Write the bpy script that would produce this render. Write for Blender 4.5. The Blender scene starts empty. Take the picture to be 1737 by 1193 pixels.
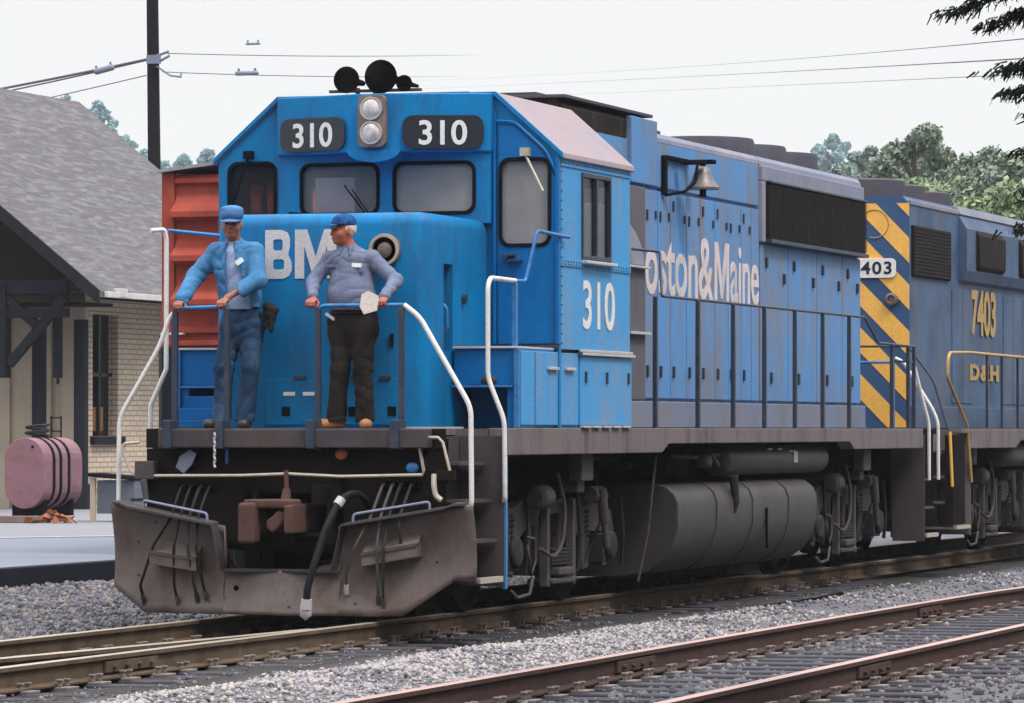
import bpy, bmesh, math, random
import numpy as np
from mathutils import Vector, Matrix
from mathutils.geometry import tessellate_polygon
random.seed(7); RNG = np.random.default_rng(7)
SC = bpy.context.scene
COL = SC.collection
R = math.radians

# ------------------------------------------------------------------ camera
cam_d = bpy.data.cameras.new("camera"); cam = bpy.data.objects.new("camera", cam_d); COL.objects.link(cam)
SC.camera = cam
cam.location = (12.703, -35.652, 1.52)
cam.rotation_euler = (R(90) + 0.0176, 0.0, 0.3142)
cam_d.sensor_width = 36.0; cam_d.lens = 156.7; cam_d.clip_start = 0.5; cam_d.clip_end = 3000

# ------------------------------------------------------------------ sky and sun
SC.view_settings.view_transform = 'Standard'
SC.view_settings.look = 'None'
SC.view_settings.exposure = 0.0
SC.view_settings.gamma = 1.0
SUN_EL, SUN_AZ = R(56), R(118)          # azimuth clockwise from +Y
w = bpy.data.worlds.new("World"); SC.world = w; w.use_nodes = True
nt = w.node_tree; nt.nodes.clear()
out = nt.nodes.new('ShaderNodeOutputWorld'); bg = nt.nodes.new('ShaderNodeBackground')
sky = nt.nodes.new('ShaderNodeTexSky'); sky.sky_type = 'NISHITA'; sky.sun_disc = False
sky.sun_elevation = SUN_EL; sky.sun_rotation = SUN_AZ; sky.dust_density = 4.0
tc = nt.nodes.new('ShaderNodeTexCoord'); sp = nt.nodes.new('ShaderNodeSeparateXYZ')
nt.links.new(tc.outputs['Generated'], sp.inputs[0])
ramp = nt.nodes.new('ShaderNodeValToRGB')                     # the overcast layer: brighter overhead
nt.links.new(sp.outputs['Z'], ramp.inputs[0])
ramp.color_ramp.elements[0].position = 0.0; ramp.color_ramp.elements[0].color = (9.3, 9.3, 9.3, 1)
ramp.color_ramp.elements[1].position = 1.0; ramp.color_ramp.elements[1].color = (33, 33.2, 34, 1)
e = ramp.color_ramp.elements.new(0.25); e.color = (9.5, 9.5, 9.5, 1)
mx = nt.nodes.new('ShaderNodeMixRGB'); mx.inputs[0].default_value = 0.93
nt.links.new(sky.outputs[0], mx.inputs[1]); nt.links.new(ramp.outputs[0], mx.inputs[2])
nt.links.new(mx.outputs[0], bg.inputs['Color']); bg.inputs['Strength'].default_value = 0.1
nt.links.new(bg.outputs[0], out.inputs['Surface'])
sun_d = bpy.data.lights.new("sun", 'SUN'); sun = bpy.data.objects.new("sun", sun_d); COL.objects.link(sun)
sun_d.energy = 2.2; sun_d.angle = R(14); sun_d.color = (1.0, 0.95, 0.9)
sd = Vector((math.sin(SUN_AZ) * math.cos(SUN_EL), math.cos(SUN_AZ) * math.cos(SUN_EL), math.sin(SUN_EL)))
sun.rotation_euler = sd.to_track_quat('Z', 'Y').to_euler()
sun.location = (20, -30, 30)

# ------------------------------------------------------------------ materials
MATS = {}
def nodes_of(name):
    m = bpy.data.materials.new(name); m.use_nodes = True
    nt = m.node_tree; b = nt.nodes['Principled BSDF']; MATS[name] = m
    return m, nt, b
def mixrgb(nt, fac, a, b, blend='MIX'):
    n = nt.nodes.new('ShaderNodeMixRGB'); n.blend_type = blend
    for i, v in ((0, fac), (1, a), (2, b)):
        if isinstance(v, (int, float)): n.inputs[i].default_value = v
        elif isinstance(v, tuple): n.inputs[i].default_value = (*v, 1) if len(v) == 3 else v
        else: nt.links.new(v, n.inputs[i])
    return n.outputs[0]
def noise(nt, scale, stretch=(1, 1, 1), detail=5, rough=0.6, coord='Object'):
    tc = nt.nodes.new('ShaderNodeTexCoord'); mp = nt.nodes.new('ShaderNodeMapping')
    mp.inputs['Scale'].default_value = stretch
    nt.links.new(tc.outputs[coord], mp.inputs[0])
    n = nt.nodes.new('ShaderNodeTexNoise'); n.inputs['Scale'].default_value = scale
    n.inputs['Detail'].default_value = detail; n.inputs['Roughness'].default_value = rough
    nt.links.new(mp.outputs[0], n.inputs['Vector'])
    return n.outputs['Fac']
def ramp2(nt, v, lo, hi):
    r = nt.nodes.new('ShaderNodeMapRange'); r.inputs[1].default_value = lo; r.inputs[2].default_value = hi
    nt.links.new(v, r.inputs[0]); return r.outputs[0]
def bump(nt, b, h, strength=0.3, dist=0.01):
    n = nt.nodes.new('ShaderNodeBump'); n.inputs['Strength'].default_value = strength; n.inputs['Distance'].default_value = dist
    nt.links.new(h, n.inputs['Height']); nt.links.new(n.outputs[0], b.inputs['Normal'])
def mat(name, col, rough=0.6, metal=0.0, var=0.25, scale=3.0, col2=None, stretch=(1, 1, 1), amt=0.5, bmp=0.0, bscale=40.0, spec=0.5,
        chips=None, dirt=None, dirt_amt=0.0, dirt_scale=1.2, dirt_stretch=(1, 1, 1)):
    """painted / worn surface: two tones of noise, a second layer of dirt with its own shapes, and a fine bump"""
    m, nt, b = nodes_of(name)
    c1 = tuple(col); c2 = tuple(col2) if col2 else tuple(max(0, c * (1 - var)) for c in col)
    f = ramp2(nt, noise(nt, scale, stretch), 0.5 - amt / 2, 0.5 + amt / 2)
    c = mixrgb(nt, f, c2, c1)
    if dirt:
        d = ramp2(nt, noise(nt, dirt_scale, dirt_stretch, 8, 0.65), 0.62 - dirt_amt * 0.35, 0.80 - dirt_amt * 0.25)
        dm = nt.nodes.new('ShaderNodeMath'); dm.operation = 'MULTIPLY'; dm.inputs[1].default_value = min(1, 0.35 + dirt_amt)
        nt.links.new(d, dm.inputs[0]); c = mixrgb(nt, dm.outputs[0], c, tuple(dirt))
    g = nt.nodes.new('ShaderNodeMapRange'); g.inputs[1].default_value = .3; g.inputs[2].default_value = .7; g.inputs[3].default_value = .86; g.inputs[4].default_value = 1.12
    nt.links.new(noise(nt, 55, (1, 1, 1), 2, .7), g.inputs[0])               # fine mottling of worn surfaces
    vm = nt.nodes.new('ShaderNodeVectorMath'); vm.operation = 'SCALE'; nt.links.new(c, vm.inputs[0]); nt.links.new(g.outputs[0], vm.inputs['Scale']); c = vm.outputs[0]
    if chips:
        ch = ramp2(nt, noise(nt, 16, (1, 1, .7), 6, .75), .70, .74); c = mixrgb(nt, ch, c, tuple(chips))
    nt.links.new(c, b.inputs['Base Color'])
    b.inputs['Roughness'].default_value = rough; b.inputs['Metallic'].default_value = metal
    b.inputs['Specular IOR Level'].default_value = spec
    if bmp: bump(nt, b, noise(nt, bscale, (1, 1, 1), 4, 0.7), bmp, 0.01)
    return m

BLUE = (0.0004, 0.194, 0.465)
mat('blue_paint', BLUE, 0.48, 0, 0.32, 1.3, chips=(.03, .06, .12), dirt=(0.02, 0.085, 0.20), dirt_amt=0.42, dirt_scale=2.2, dirt_stretch=(2, 2, 0.5), bmp=0.06, bscale=90)
mat('blue_door', (0.0005, 0.1350, 0.3999), 0.45, 0, 0.2, 1.6, dirt=(0.012, 0.07, 0.2), dirt_amt=0.3, dirt_stretch=(2, 2, 0.4))
mat('blue_faded', (0.065, 0.250, 0.56), 0.6, 0, 0.2, 2.0, (0.10, 0.25, 0.50), chips=(.12, .09, .09), dirt=(0.17, 0.185, 0.235), dirt_amt=0.60, dirt_scale=2.0, dirt_stretch=(1.3, 1.3, 0.35), bmp=0.08, bscale=70)
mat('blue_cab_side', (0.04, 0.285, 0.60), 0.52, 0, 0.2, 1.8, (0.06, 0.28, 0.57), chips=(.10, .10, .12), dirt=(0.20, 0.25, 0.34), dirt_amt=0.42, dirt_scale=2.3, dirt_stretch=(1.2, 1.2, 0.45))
mat('blue_dusty', (0.13, 0.19, 0.31), 0.7, 0, 0.3, 2.0, (0.17, 0.17, 0.21), dirt=(0.18, 0.15, 0.15), dirt_amt=0.45, dirt_scale=2.4, dirt_stretch=(1, 1, 0.4))
mat('grey_soot', (0.13, 0.125, 0.14), 0.8, 0, 0.25, 2.5, dirt=(0.10, 0.14, 0.21), dirt_amt=0.3, dirt_stretch=(1, 1, 0.5))
mat('roof_dust', (0.3142, 0.2380, 0.2649), 0.75, 0, 0.1, 1.3, (0.26, 0.215, 0.24), dirt=(0.20, 0.19, 0.22), dirt_amt=0.35, bmp=0.05)
mat('hood_edge', (0.28, 0.25, 0.28), 0.7, 0, 0.2, 2.0, (0.16, 0.20, 0.30), dirt=(0.12, 0.16, 0.25), dirt_amt=0.4)
mat('roof_machinery', (0.085, 0.085, 0.11), 0.75, 0, 0.3, 3.0, dirt=(0.12, 0.08, 0.06), dirt_amt=0.3)
mat('sill_grime', (0.1506, 0.1386, 0.1506), 0.8, 0, 0.3, 3.0, (0.17, 0.13, 0.125), dirt=(0.07, 0.055, 0.055), dirt_amt=0.4, dirt_scale=3.0, dirt_stretch=(1.6, 1.6, 0.35), bmp=0.15)
mat('anticlimber_grime', (0.0562, 0.0562, 0.0675), 0.7, 0, 0.3, 4.0, (0.085, 0.06, 0.055), dirt=(0.03, 0.03, 0.035), dirt_amt=0.4, bmp=0.2)
mat('black_grime', (0.0040, 0.0036, 0.0038), 0.75, 0, 0.4, 4.0, dirt=(0.05, 0.035, 0.03), dirt_amt=0.35, bmp=0.2)
mat('pilot_brown', (0.0180, 0.0137, 0.0130), 0.8, 0, 0.4, 3.5, dirt=(0.02, 0.018, 0.02), dirt_amt=0.4, bmp=0.25)
mat('plow_steel', (0.1173, 0.0846, 0.0742), 0.62, 0.15, 0.3, 2.2, (0.15, 0.125, 0.12), dirt=(0.075, 0.045, 0.035), dirt_amt=0.5, dirt_scale=3.5, dirt_stretch=(1, 1, 0.6), bmp=0.25, bscale=30)
mat('truck_steel', (0.0175, 0.0145, 0.0140), 0.75, 0.1, 0.35, 5.0, (0.06, 0.05, 0.05), dirt=(0.015, 0.025, 0.025), dirt_amt=0.5, dirt_scale=4, bmp=0.3)
mat('truck_light', (0.0904, 0.0791, 0.0813), 0.7, 0.1, 0.3, 6.0, dirt=(0.06, 0.05, 0.05), dirt_amt=0.45, dirt_scale=5, bmp=0.3)
mat('tank_grime', (0.0374, 0.0328, 0.0348), 0.55, 0.1, 0.25, 2.0, (0.07, 0.06, 0.065), dirt=(0.03, 0.025, 0.025), dirt_amt=0.4, dirt_scale=1.6, dirt_stretch=(1, 1.8, 0.5), bmp=0.15)
mat('wheel_steel', (0.0250, 0.0200, 0.0200), 0.6, 0.3, 0.3, 6.0)
mat('coupler_rust', (0.1020, 0.0420, 0.0300), 0.85, 0, 0.35, 9.0, (0.06, 0.028, 0.022), dirt=(0.03, 0.015, 0.012), dirt_amt=0.35, dirt_scale=7, bmp=0.4)
mat('rubber_black', (0.016, 0.016, 0.018), 0.5, 0, 0.3, 8)
mat('white_rail', (0.72, 0.70, 0.68), 0.5, 0, 0.15, 9, dirt=(0.35, 0.27, 0.22), dirt_amt=0.25, dirt_scale=9)
mat('silver', (0.50, 0.49, 0.50), 0.45, 0.1, 0.2, 8)
mat('fitting_brass', (0.50, 0.44, 0.36), 0.5, 0.2, 0.3, 9)
mat('blue_rail', (0.03, 0.20, 0.50), 0.4, 0, 0.2, 8, dirt=(0.02, 0.03, 0.05), dirt_amt=0.4, dirt_scale=8)
mat('navy_rail', (0.022, 0.035, 0.065), 0.5, 0, 0.3, 8, dirt=(0.07, 0.05, 0.045), dirt_amt=0.3, dirt_scale=8)
mat('yellow_paint', (0.8580, 0.4600, 0.0850), 0.55, 0, 0.15, 3, dirt=(0.35, 0.21, 0.06), dirt_amt=0.2, dirt_scale=3)
mat('yellow_rail', (0.4250, 0.2720, 0.0680), 0.5, 0, 0.2, 6, dirt=(0.35, 0.20, 0.14), dirt_amt=0.4, dirt_scale=5)
mat('gasket', (0.0084, 0.0098, 0.0140), 0.6, 0, 0.2, 8)
mat('board_black', (0.018, 0.019, 0.030), 0.35, 0, 0.2, 4)
mat('white_digit', (0.72, 0.71, 0.68), 0.5, 0, 0.08, 5)
mat('lettering_white', (0.60, 0.57, 0.57), 0.6, 0, 0.12, 3, (0.50, 0.48, 0.50), dirt=(0.35, 0.36, 0.42), dirt_amt=0.25, dirt_scale=4, dirt_stretch=(1, 1, .4))
mat('lettering_dusty', (0.72, 0.61, 0.58), 0.7, 0, 0.12, 3, (0.45, 0.41, 0.42), dirt=(0.25, 0.30, 0.40), dirt_amt=0.3, dirt_scale=4, dirt_stretch=(1, 1, .4))
mat('dark_louver', (0.0180, 0.0132, 0.0120), 0.8, 0, 0.3, 12, dirt=(0.06, 0.045, 0.04), dirt_amt=0.3, dirt_scale=5)
mat('bell_bronze', (0.1800, 0.1600, 0.1650), 0.45, 0.35, 0.25, 8)
mat('interior_grey', (0.16, 0.16, 0.17), 0.8)
mat('interior_pale', (0.85, 0.66, 0.68), 0.8, 0, 0.1, 5)
mat('chrome', (0.6400, 0.6080, 0.5920), 0.25, 0.5, 0.05, 4)
mat('lens_frost', (0.75, 0.70, 0.68), 0.15, 0.0, 0.35, 14, (0.30, 0.24, 0.24))
mat('lamp_housing', (0.13, 0.09, 0.08), 0.4, 0.3, 0.4, 9, (0.3, 0.22, 0.19))
mat('gold_flake', (0.55, 0.45, 0.2), 0.4)
# loco 2
mat('dh_blue', (0.0117, 0.0347, 0.0947), 0.65, 0, 0.25, 1.8, (0.065, 0.13, 0.24), dirt=(0.09, 0.10, 0.13), dirt_amt=0.45, dirt_scale=1.5, dirt_stretch=(1, 1, 0.3))
mat('dh_stripe', (0.0255, 0.0765, 0.1870), 0.55, 0, 0.2, 2)
# people
mat('skin_tan', (0.2668, 0.1111, 0.0704), 0.6, 0, 0.2, 14, (0.30, 0.105, 0.07))
mat('skin_ruddy', (0.3570, 0.1105, 0.0638), 0.6, 0, 0.25, 14, (0.36, 0.09, 0.055))
mat('denim_jacket', (0.0595, 0.2115, 0.4085), 0.9, 0, 0.25, 12, (0.055, 0.165, 0.33), dirt=(0.15, 0.30, 0.46), dirt_amt=0.25, dirt_scale=7, bmp=0.25, bscale=60)
mat('denim_cap', (0.07, 0.21, 0.44), 0.9, 0, 0.3, 18, bmp=0.2, bscale=60)
mat('jeans', (0.0134, 0.0306, 0.0631), 0.95, 0, 0.3, 7, (0.030, 0.070, 0.14), dirt=(0.10, 0.16, 0.24), dirt_amt=0.3, dirt_scale=4, dirt_stretch=(1, 1, 0.4), bmp=0.25, bscale=60)
mat('pale_shirt', (0.30, 0.40, 0.62), 0.9, 0, 0.2, 10, bmp=0.2)
mat('grey_shirt', (0.165, 0.190, 0.280), 0.9, 0, 0.2, 9, (0.125, 0.145, 0.22), bmp=0.2, bscale=50)
mat('dark_trousers', (0.0106, 0.0082, 0.0086), 0.95, 0, 0.4, 6, (0.034, 0.027, 0.026), bmp=0.3, bscale=50)
mat('navy_cap', (0.012, 0.035, 0.10), 0.9, 0, 0.3, 15, (0.02, 0.10, 0.28), amt=0.2)
mat('white_hair', (0.55, 0.50, 0.46), 0.9, 0, 0.25, 40, stretch=(1, 1, 3))
mat('boot_black', (0.030, 0.022, 0.022), 0.5, 0, 0.3, 12)
mat('boot_tan', (0.52, 0.22, 0.075), 0.6, 0, 0.3, 12, (0.38, 0.15, 0.05))
mat('glove_brown', (0.16, 0.10, 0.075), 0.9, 0, 0.35, 16, bmp=0.3)
mat('glove_cream', (0.45, 0.38, 0.33), 0.9, 0, 0.3, 14, (0.30, 0.26, 0.27), bmp=0.3)
mat('paper', (0.72, 0.66, 0.58), 0.8, 0, 0.06, 4)
mat('badge_white', (0.85, 0.85, 0.85), 0.6, 0, 0.03, 4)
mat('radio_black', (0.02, 0.018, 0.018), 0.7, 0, 0.4, 12)
# surroundings
mat('shingle', (0.30, 0.285, 0.285), 0.9, 0, 0.2, 2.0)
mat('timber_dark', (0.0168, 0.0176, 0.0244), 0.85, 0, 0.3, 5, stretch=(1, 1, .3), bmp=0.2)
mat('timber_soffit', (0.0150, 0.0105, 0.0075), 0.9, 0, 0.3, 5)  # darkened to stand for shade under the eaves and porch
mat('window_dark', (0.010, 0.010, 0.014), 0.25, 0, 0.3, 5)
mat('orange_sign', (0.2400, 0.0960, 0.0160), 0.6, 0, 0.3, 8)
mat('gutter_white', (0.62, 0.60, 0.60), 0.6, 0, 0.3, 4)
mat('smooth_plaster', (0.5100, 0.4165, 0.3230), 0.9, 0, 0.15, 1.5, dirt=(0.3, 0.24, 0.2), dirt_amt=.2)
mat('tank_pink', (0.2246, 0.1037, 0.1238), 0.7, 0, 0.12, 3, (0.20, 0.10, 0.13), dirt=(0.13, 0.07, 0.06), dirt_amt=0.4, dirt_scale=4)
mat('timber_worn', (0.22, 0.15, 0.14), 0.9, 0, 0.3, 5, stretch=(1, .3, 1))
mat('boxcar_red', (0.2736, 0.0372, 0.0242), 0.8, 0, 0.2, 1.8, (0.36, 0.085, 0.06), dirt=(0.14, 0.03, 0.03), dirt_amt=0.35, dirt_scale=1.5)
mat('boxcar_black', (0.012, 0.013, 0.022), 0.8)
mat('boxcar_roof', (0.30, 0.31, 0.34), 0.5, 0.2)
mat('pole_wood', (0.0120, 0.0088, 0.0112), 0.9, 0, 0.35, 4, stretch=(1, 1, .15), bmp=0.3)
mat('cable_black', (0.12, 0.11, 0.13), 0.7)
mat('closure_grey', (0.2080, 0.2240, 0.3200), 0.6, 0, 0.2, 3)
mat('rail_rust', (0.060, 0.036, 0.033), 0.85, 0, 0.35, 5, (0.095, 0.055, 0.046), dirt=(0.05, 0.03, 0.03), dirt_amt=0.3, dirt_scale=3, bmp=0.3)
mat('rail_head_rusty', (0.4830, 0.2990, 0.2645), 0.42, 0.35, 0.15, 3, (0.50, 0.33, 0.29), stretch=(1, .2, 1))
mat('rail_head_worn', (0.5175, 0.4370, 0.3335), 0.38, 0.45, 0.2, 3, (0.40, 0.34, 0.28), stretch=(1, .2, 1))
mat('rail_ochre', (0.0701, 0.0510, 0.0335), 0.85, 0, 0.3, 4, (0.16, 0.11, 0.08), dirt=(0.05, 0.035, 0.03), dirt_amt=0.35, dirt_scale=3, bmp=0.3)  # web colour darkened to stand for shade under the locomotive
mat('tie_wood', (0.055, 0.052, 0.062), 0.9, 0, 0.35, 6, (0.085, 0.083, 0.10), stretch=(.25, 1, 1), dirt=(0.03, 0.02, 0.02), dirt_amt=0.3, bmp=0.4, bscale=25)
mat('tie_plate', (0.24, 0.20, 0.185), 0.75, 0.1, 0.35, 8)
mat('plank_rust', (0.10, 0.055, 0.045), 0.9, 0, 0.3, 5)
mat('cabinet_slate', (0.11, 0.13, 0.17), 0.7)
mat('leaf_litter', (0.3360, 0.0960, 0.0240), 0.9, 0, 0.5, 9, (0.22, 0.10, 0.06))
mat('bark', (0.05, 0.038, 0.032), 0.95, 0, 0.3, 6, stretch=(1, 1, .2), bmp=0.4)
def leaf(name, c1, c2):
    m = mat(name, c1, 0.7, 0, 0.3, 0.9, c2, amt=0.35)
    m.node_tree.nodes['Principled BSDF'].inputs['Subsurface Weight'].default_value = 0.0
leaf('leaf_green', (0.22, 0.28, 0.19), (0.12, 0.165, 0.125))  # greens raised in tone to stand for haze over distance
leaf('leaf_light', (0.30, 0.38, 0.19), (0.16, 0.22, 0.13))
leaf('leaf_haze_blue', (0.22, 0.36, 0.40), (0.16, 0.28, 0.33))  # distance haze put into the leaf colour of the far crowns
leaf('leaf_hazy', (0.24, 0.31, 0.25), (0.15, 0.21, 0.19))  # haze mixed into this leaf colour as well
leaf('conifer', (0.020, 0.028, 0.018), (0.012, 0.018, 0.012))

# glass: dusty panes that let one see in and mirror the sky
def glass(name, dust, clear=0.45):
    m, nt, b = nodes_of(name)
    tr = nt.nodes.new('ShaderNodeBsdfTransparent'); tr.inputs[0].default_value = (.8, .82, .84, 1)
    mixs = nt.nodes.new('ShaderNodeMixShader')
    d = ramp2(nt, noise(nt, 3.0, (1, 1, 1), 4), 0.3, 0.7)
    nt.links.new(mixrgb(nt, d, tuple(c * 0.8 for c in dust), dust), b.inputs['Base Color'])
    b.inputs['Roughness'].default_value = 0.12
    mixs.inputs[0].default_value = 1 - clear
    o = nt.nodes['Material Output']
    nt.links.new(tr.outputs[0], mixs.inputs[1]); nt.links.new(b.outputs[0], mixs.inputs[2]); nt.links.new(mixs.outputs[0], o.inputs['Surface'])
glass('glass_dusty', (0.43, 0.41, 0.42), 0.45)
glass('glass_hazy', (0.42, 0.42, 0.45), 0.74)
glass('glass_clear', (0.06, 0.06, 0.07), 0.70)
glass('glass_side', (0.05, 0.045, 0.05), 0.7)

def brick_mat():
    m, nt, b = nodes_of('cream_brick')
    tc = nt.nodes.new('ShaderNodeTexCoord'); sx = nt.nodes.new('ShaderNodeSeparateXYZ'); nt.links.new(tc.outputs['Object'], sx.inputs[0])
    add = nt.nodes.new('ShaderNodeMath'); nt.links.new(sx.outputs['X'], add.inputs[0]); nt.links.new(sx.outputs['Y'], add.inputs[1])
    cb = nt.nodes.new('ShaderNodeCombineXYZ'); nt.links.new(add.outputs[0], cb.inputs[0]); nt.links.new(sx.outputs['Z'], cb.inputs[1])
    br = nt.nodes.new('ShaderNodeTexBrick'); nt.links.new(cb.outputs[0], br.inputs['Vector'])
    br.inputs['Scale'].default_value = 1.0; br.inputs['Brick Width'].default_value = 0.36; br.inputs['Row Height'].default_value = 0.10
    br.inputs['Mortar Size'].default_value = 0.014
    br.inputs['Color1'].default_value = (0.60, 0.50, 0.36, 1); br.inputs['Color2'].default_value = (0.52, 0.43, 0.32, 1); br.inputs['Mortar'].default_value = (0.27, 0.21, 0.18, 1)
    n = noise(nt, 1.5)
    nt.links.new(mixrgb(nt, ramp2(nt, n, .35, .65), br.outputs['Color'], mixrgb(nt, 0.25, br.outputs['Color'], (0.3, 0.22, 0.2))), b.inputs['Base Color'])
    b.inputs['Roughness'].default_value = 0.9
    bump(nt, b, br.outputs['Fac'], -0.4, 0.01)
brick_mat()
def shingle_mat():
    m = MATS['shingle']; nt = m.node_tree; b = nt.nodes['Principled BSDF']
    tc = nt.nodes.new('ShaderNodeTexCoord'); mp = nt.nodes.new('ShaderNodeMapping'); nt.links.new(tc.outputs['Object'], mp.inputs[0])
    sx = nt.nodes.new('ShaderNodeSeparateXYZ'); nt.links.new(mp.outputs[0], sx.inputs[0])
    cb = nt.nodes.new('ShaderNodeCombineXYZ'); nt.links.new(sx.outputs['Y'], cb.inputs[0]); nt.links.new(sx.outputs['Z'], cb.inputs[1])
    br = nt.nodes.new('ShaderNodeTexBrick'); nt.links.new(cb.outputs[0], br.inputs['Vector']); br.inputs['Scale'].default_value = 1.0
    br.inputs['Brick Width'].default_value = 0.75; br.inputs['Row Height'].default_value = 0.10; br.inputs['Mortar Size'].default_value = 0.013
    br.inputs['Color1'].default_value = (0.14, 0.136, 0.147, 1); br.inputs['Color2'].default_value = (0.095, 0.092, 0.10, 1); br.inputs['Mortar'].default_value = (0.10, 0.10, 0.11, 1)
    n = noise(nt, 1.1, (1, 1, 2), 6)
    c = mixrgb(nt, ramp2(nt, n, .4, .65), br.outputs['Color'], (0.11, 0.10, 0.104)); 
    n2 = noise(nt, 5, (1, .35, 2.5), 3)
    c = mixrgb(nt, ramp2(nt, n2, .48, .72), c, (0.19, 0.186, 0.20))
    nt.links.new(c, b.inputs['Base Color'])
shingle_mat()

# ------------------------------------------------------------------ mesh helpers
class MB:
    def __init__(s): s.v = []; s.f = []; s.mi = []; s.cur = 0
    def add(s, vs, fs):
        o = len(s.v); s.v += [tuple(v) for v in vs]; s.f += [tuple(i + o for i in f) for f in fs]; s.mi += [s.cur] * len(fs); return s
    def box(s, x0, x1, y0, y1, z0, z1):
        x0, x1 = min(x0, x1), max(x0, x1); y0, y1 = min(y0, y1), max(y0, y1); z0, z1 = min(z0, z1), max(z0, z1)
        return s.add([(x0, y0, z0), (x1, y0, z0), (x1, y1, z0), (x0, y1, z0), (x0, y0, z1), (x1, y0, z1), (x1, y1, z1), (x0, y1, z1)],
                     [(0, 3, 2, 1), (4, 5, 6, 7), (0, 1, 5, 4), (1, 2, 6, 5), (2, 3, 7, 6), (3, 0, 4, 7)])
    def prism(s, pts, axis, a, b):
        """pts: 2D outline in the two other axes (order XY->Z, XZ->Y, YZ->X)"""
        n = len(pts)
        def P(p, t): return {'X': (t, p[0], p[1]), 'Y': (p[0], t, p[1]), 'Z': (p[0], p[1], t)}[axis]
        vs = [P(p, a) for p in pts] + [P(p, b) for p in pts]
        tri = tessellate_polygon([[Vector((p[0], p[1], 0)) for p in pts]])
        fs = [tuple(t) for t in tri] + [tuple(n + i for i in t[::-1]) for t in tri]
        fs += [(i, (i + 1) % n, n + (i + 1) % n, n + i) for i in range(n)]
        return s.add(vs, fs)
    def cyl(s, p0, p1, r0, r1=None, n=16, cap=True):
        r1 = r0 if r1 is None else r1
        p0, p1 = Vector(p0), Vector(p1); d = (p1 - p0).normalized()
        u = d.orthogonal().normalized(); v = d.cross(u)
        vs = []
        for p, r in ((p0, r0), (p1, r1)):
            for i in range(n):
                a = 2 * math.pi * i / n; vs.append(p + (u * math.cos(a) + v * math.sin(a)) * r)
        fs = [(i, (i + 1) % n, n + (i + 1) % n, n + i) for i in range(n)]
        if cap: fs += [tuple(range(n))[::-1], tuple(range(n, 2 * n))]
        return s.add(vs, fs)
    def lathe(s, p0, axis, prof, n=20):
        """prof: [(dist along axis, radius)]"""
        p0 = Vector(p0); d = Vector(axis).normalized(); u = d.orthogonal().normalized(); v = d.cross(u); vs = []
        for t, r in prof:
            for i in range(n):
                a = 2 * math.pi * i / n; vs.append(p0 + d * t + (u * math.cos(a) + v * math.sin(a)) * r)
        m = len(prof)
        fs = [(k * n + i, k * n + (i + 1) % n, (k + 1) * n + (i + 1) % n, (k + 1) * n + i) for k in range(m - 1) for i in range(n)]
        return s.add(vs, fs + [tuple(range(n))[::-1], tuple(range((m - 1) * n, m * n))])
    def tube(s, pts, r, n=8, round_=0.0, rs=None):
        pts = [Vector(p) for p in pts]
        if round_ > 0 and len(pts) > 2:
            q = [pts[0]]
            for i in range(1, len(pts) - 1):
                a, b, c = pts[i - 1], pts[i], pts[i + 1]
                ra = min(round_, (a - b).length * .45, (c - b).length * .45)
                p, t = b + (a - b).normalized() * ra, b + (c - b).normalized() * ra
                for k in range(5):
                    u = k / 4; q.append((1 - u) ** 2 * p + 2 * u * (1 - u) * b + u * u * t)
            q.append(pts[-1]); pts = q
        vs = []; prev = None
        for i, p in enumerate(pts):
            d = (pts[min(i + 1, len(pts) - 1)] - pts[max(i - 1, 0)]).normalized()
            u = d.orthogonal().normalized() if prev is None else (prev - d * prev.dot(d)).normalized()
            prev = u; v = d.cross(u); rr = rs[i] if rs else r
            for k in range(n):
                a = 2 * math.pi * k / n; vs.append(p + (u * math.cos(a) + v * math.sin(a)) * rr)
        m = len(pts)
        fs = [(k * n + i, k * n + (i + 1) % n, (k + 1) * n + (i + 1) % n, (k + 1) * n + i) for k in range(m - 1) for i in range(n)]
        return s.add(vs, fs + [tuple(range(n))[::-1], tuple(range((m - 1) * n, m * n))])
    def plate(s, outer, holes, axis, a, b):
        """flat plate with holes; outlines in the two other axes"""
        loops = [outer] + holes
        flat = [p for l in loops for p in l]; n = len(flat)
        tri = tessellate_polygon([[Vector((p[0], p[1], 0)) for p in l] for l in loops])
        def P(p, t): return {'X': (t, p[0], p[1]), 'Y': (p[0], t, p[1]), 'Z': (p[0], p[1], t)}[axis]
        vs = [P(p, a) for p in flat] + [P(p, b) for p in flat]
        fs = [tuple(t) for t in tri] + [tuple(n + i for i in t[::-1]) for t in tri]
        o = 0
        for l in loops:
            m = len(l); fs += [(o + i, o + (i + 1) % m, n + o + (i + 1) % m, n + o + i) for i in range(m)]; o += m
        return s.add(vs, fs)
    def ico(s, c, r, sub=2):
        bm = bmesh.new(); bmesh.ops.create_icosphere(bm, subdivisions=sub, radius=1)
        r = (r, r, r) if isinstance(r, (int, float)) else r
        s.add([(c[0] + v.co.x * r[0], c[1] + v.co.y * r[1], c[2] + v.co.z * r[2]) for v in bm.verts], [tuple(v.index for v in f.verts) for f in bm.faces]); bm.free(); return s

def rrect(x0, x1, z0, z1, r, n=5):
    pts = []
    for cx, cz, a0 in ((x1 - r, z1 - r, 0), (x0 + r, z1 - r, 90), (x0 + r, z0 + r, 180), (x1 - r, z0 + r, 270)):
        for i in range(n + 1):
            a = R(a0 + 90 * i / n); pts.append((cx + r * math.cos(a), cz + r * math.sin(a)))
    return pts
def offset_rr(x0, x1, z0, z1, r, d): return rrect(x0 - d, x1 + d, z0 - d, z1 + d, r + d)

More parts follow.
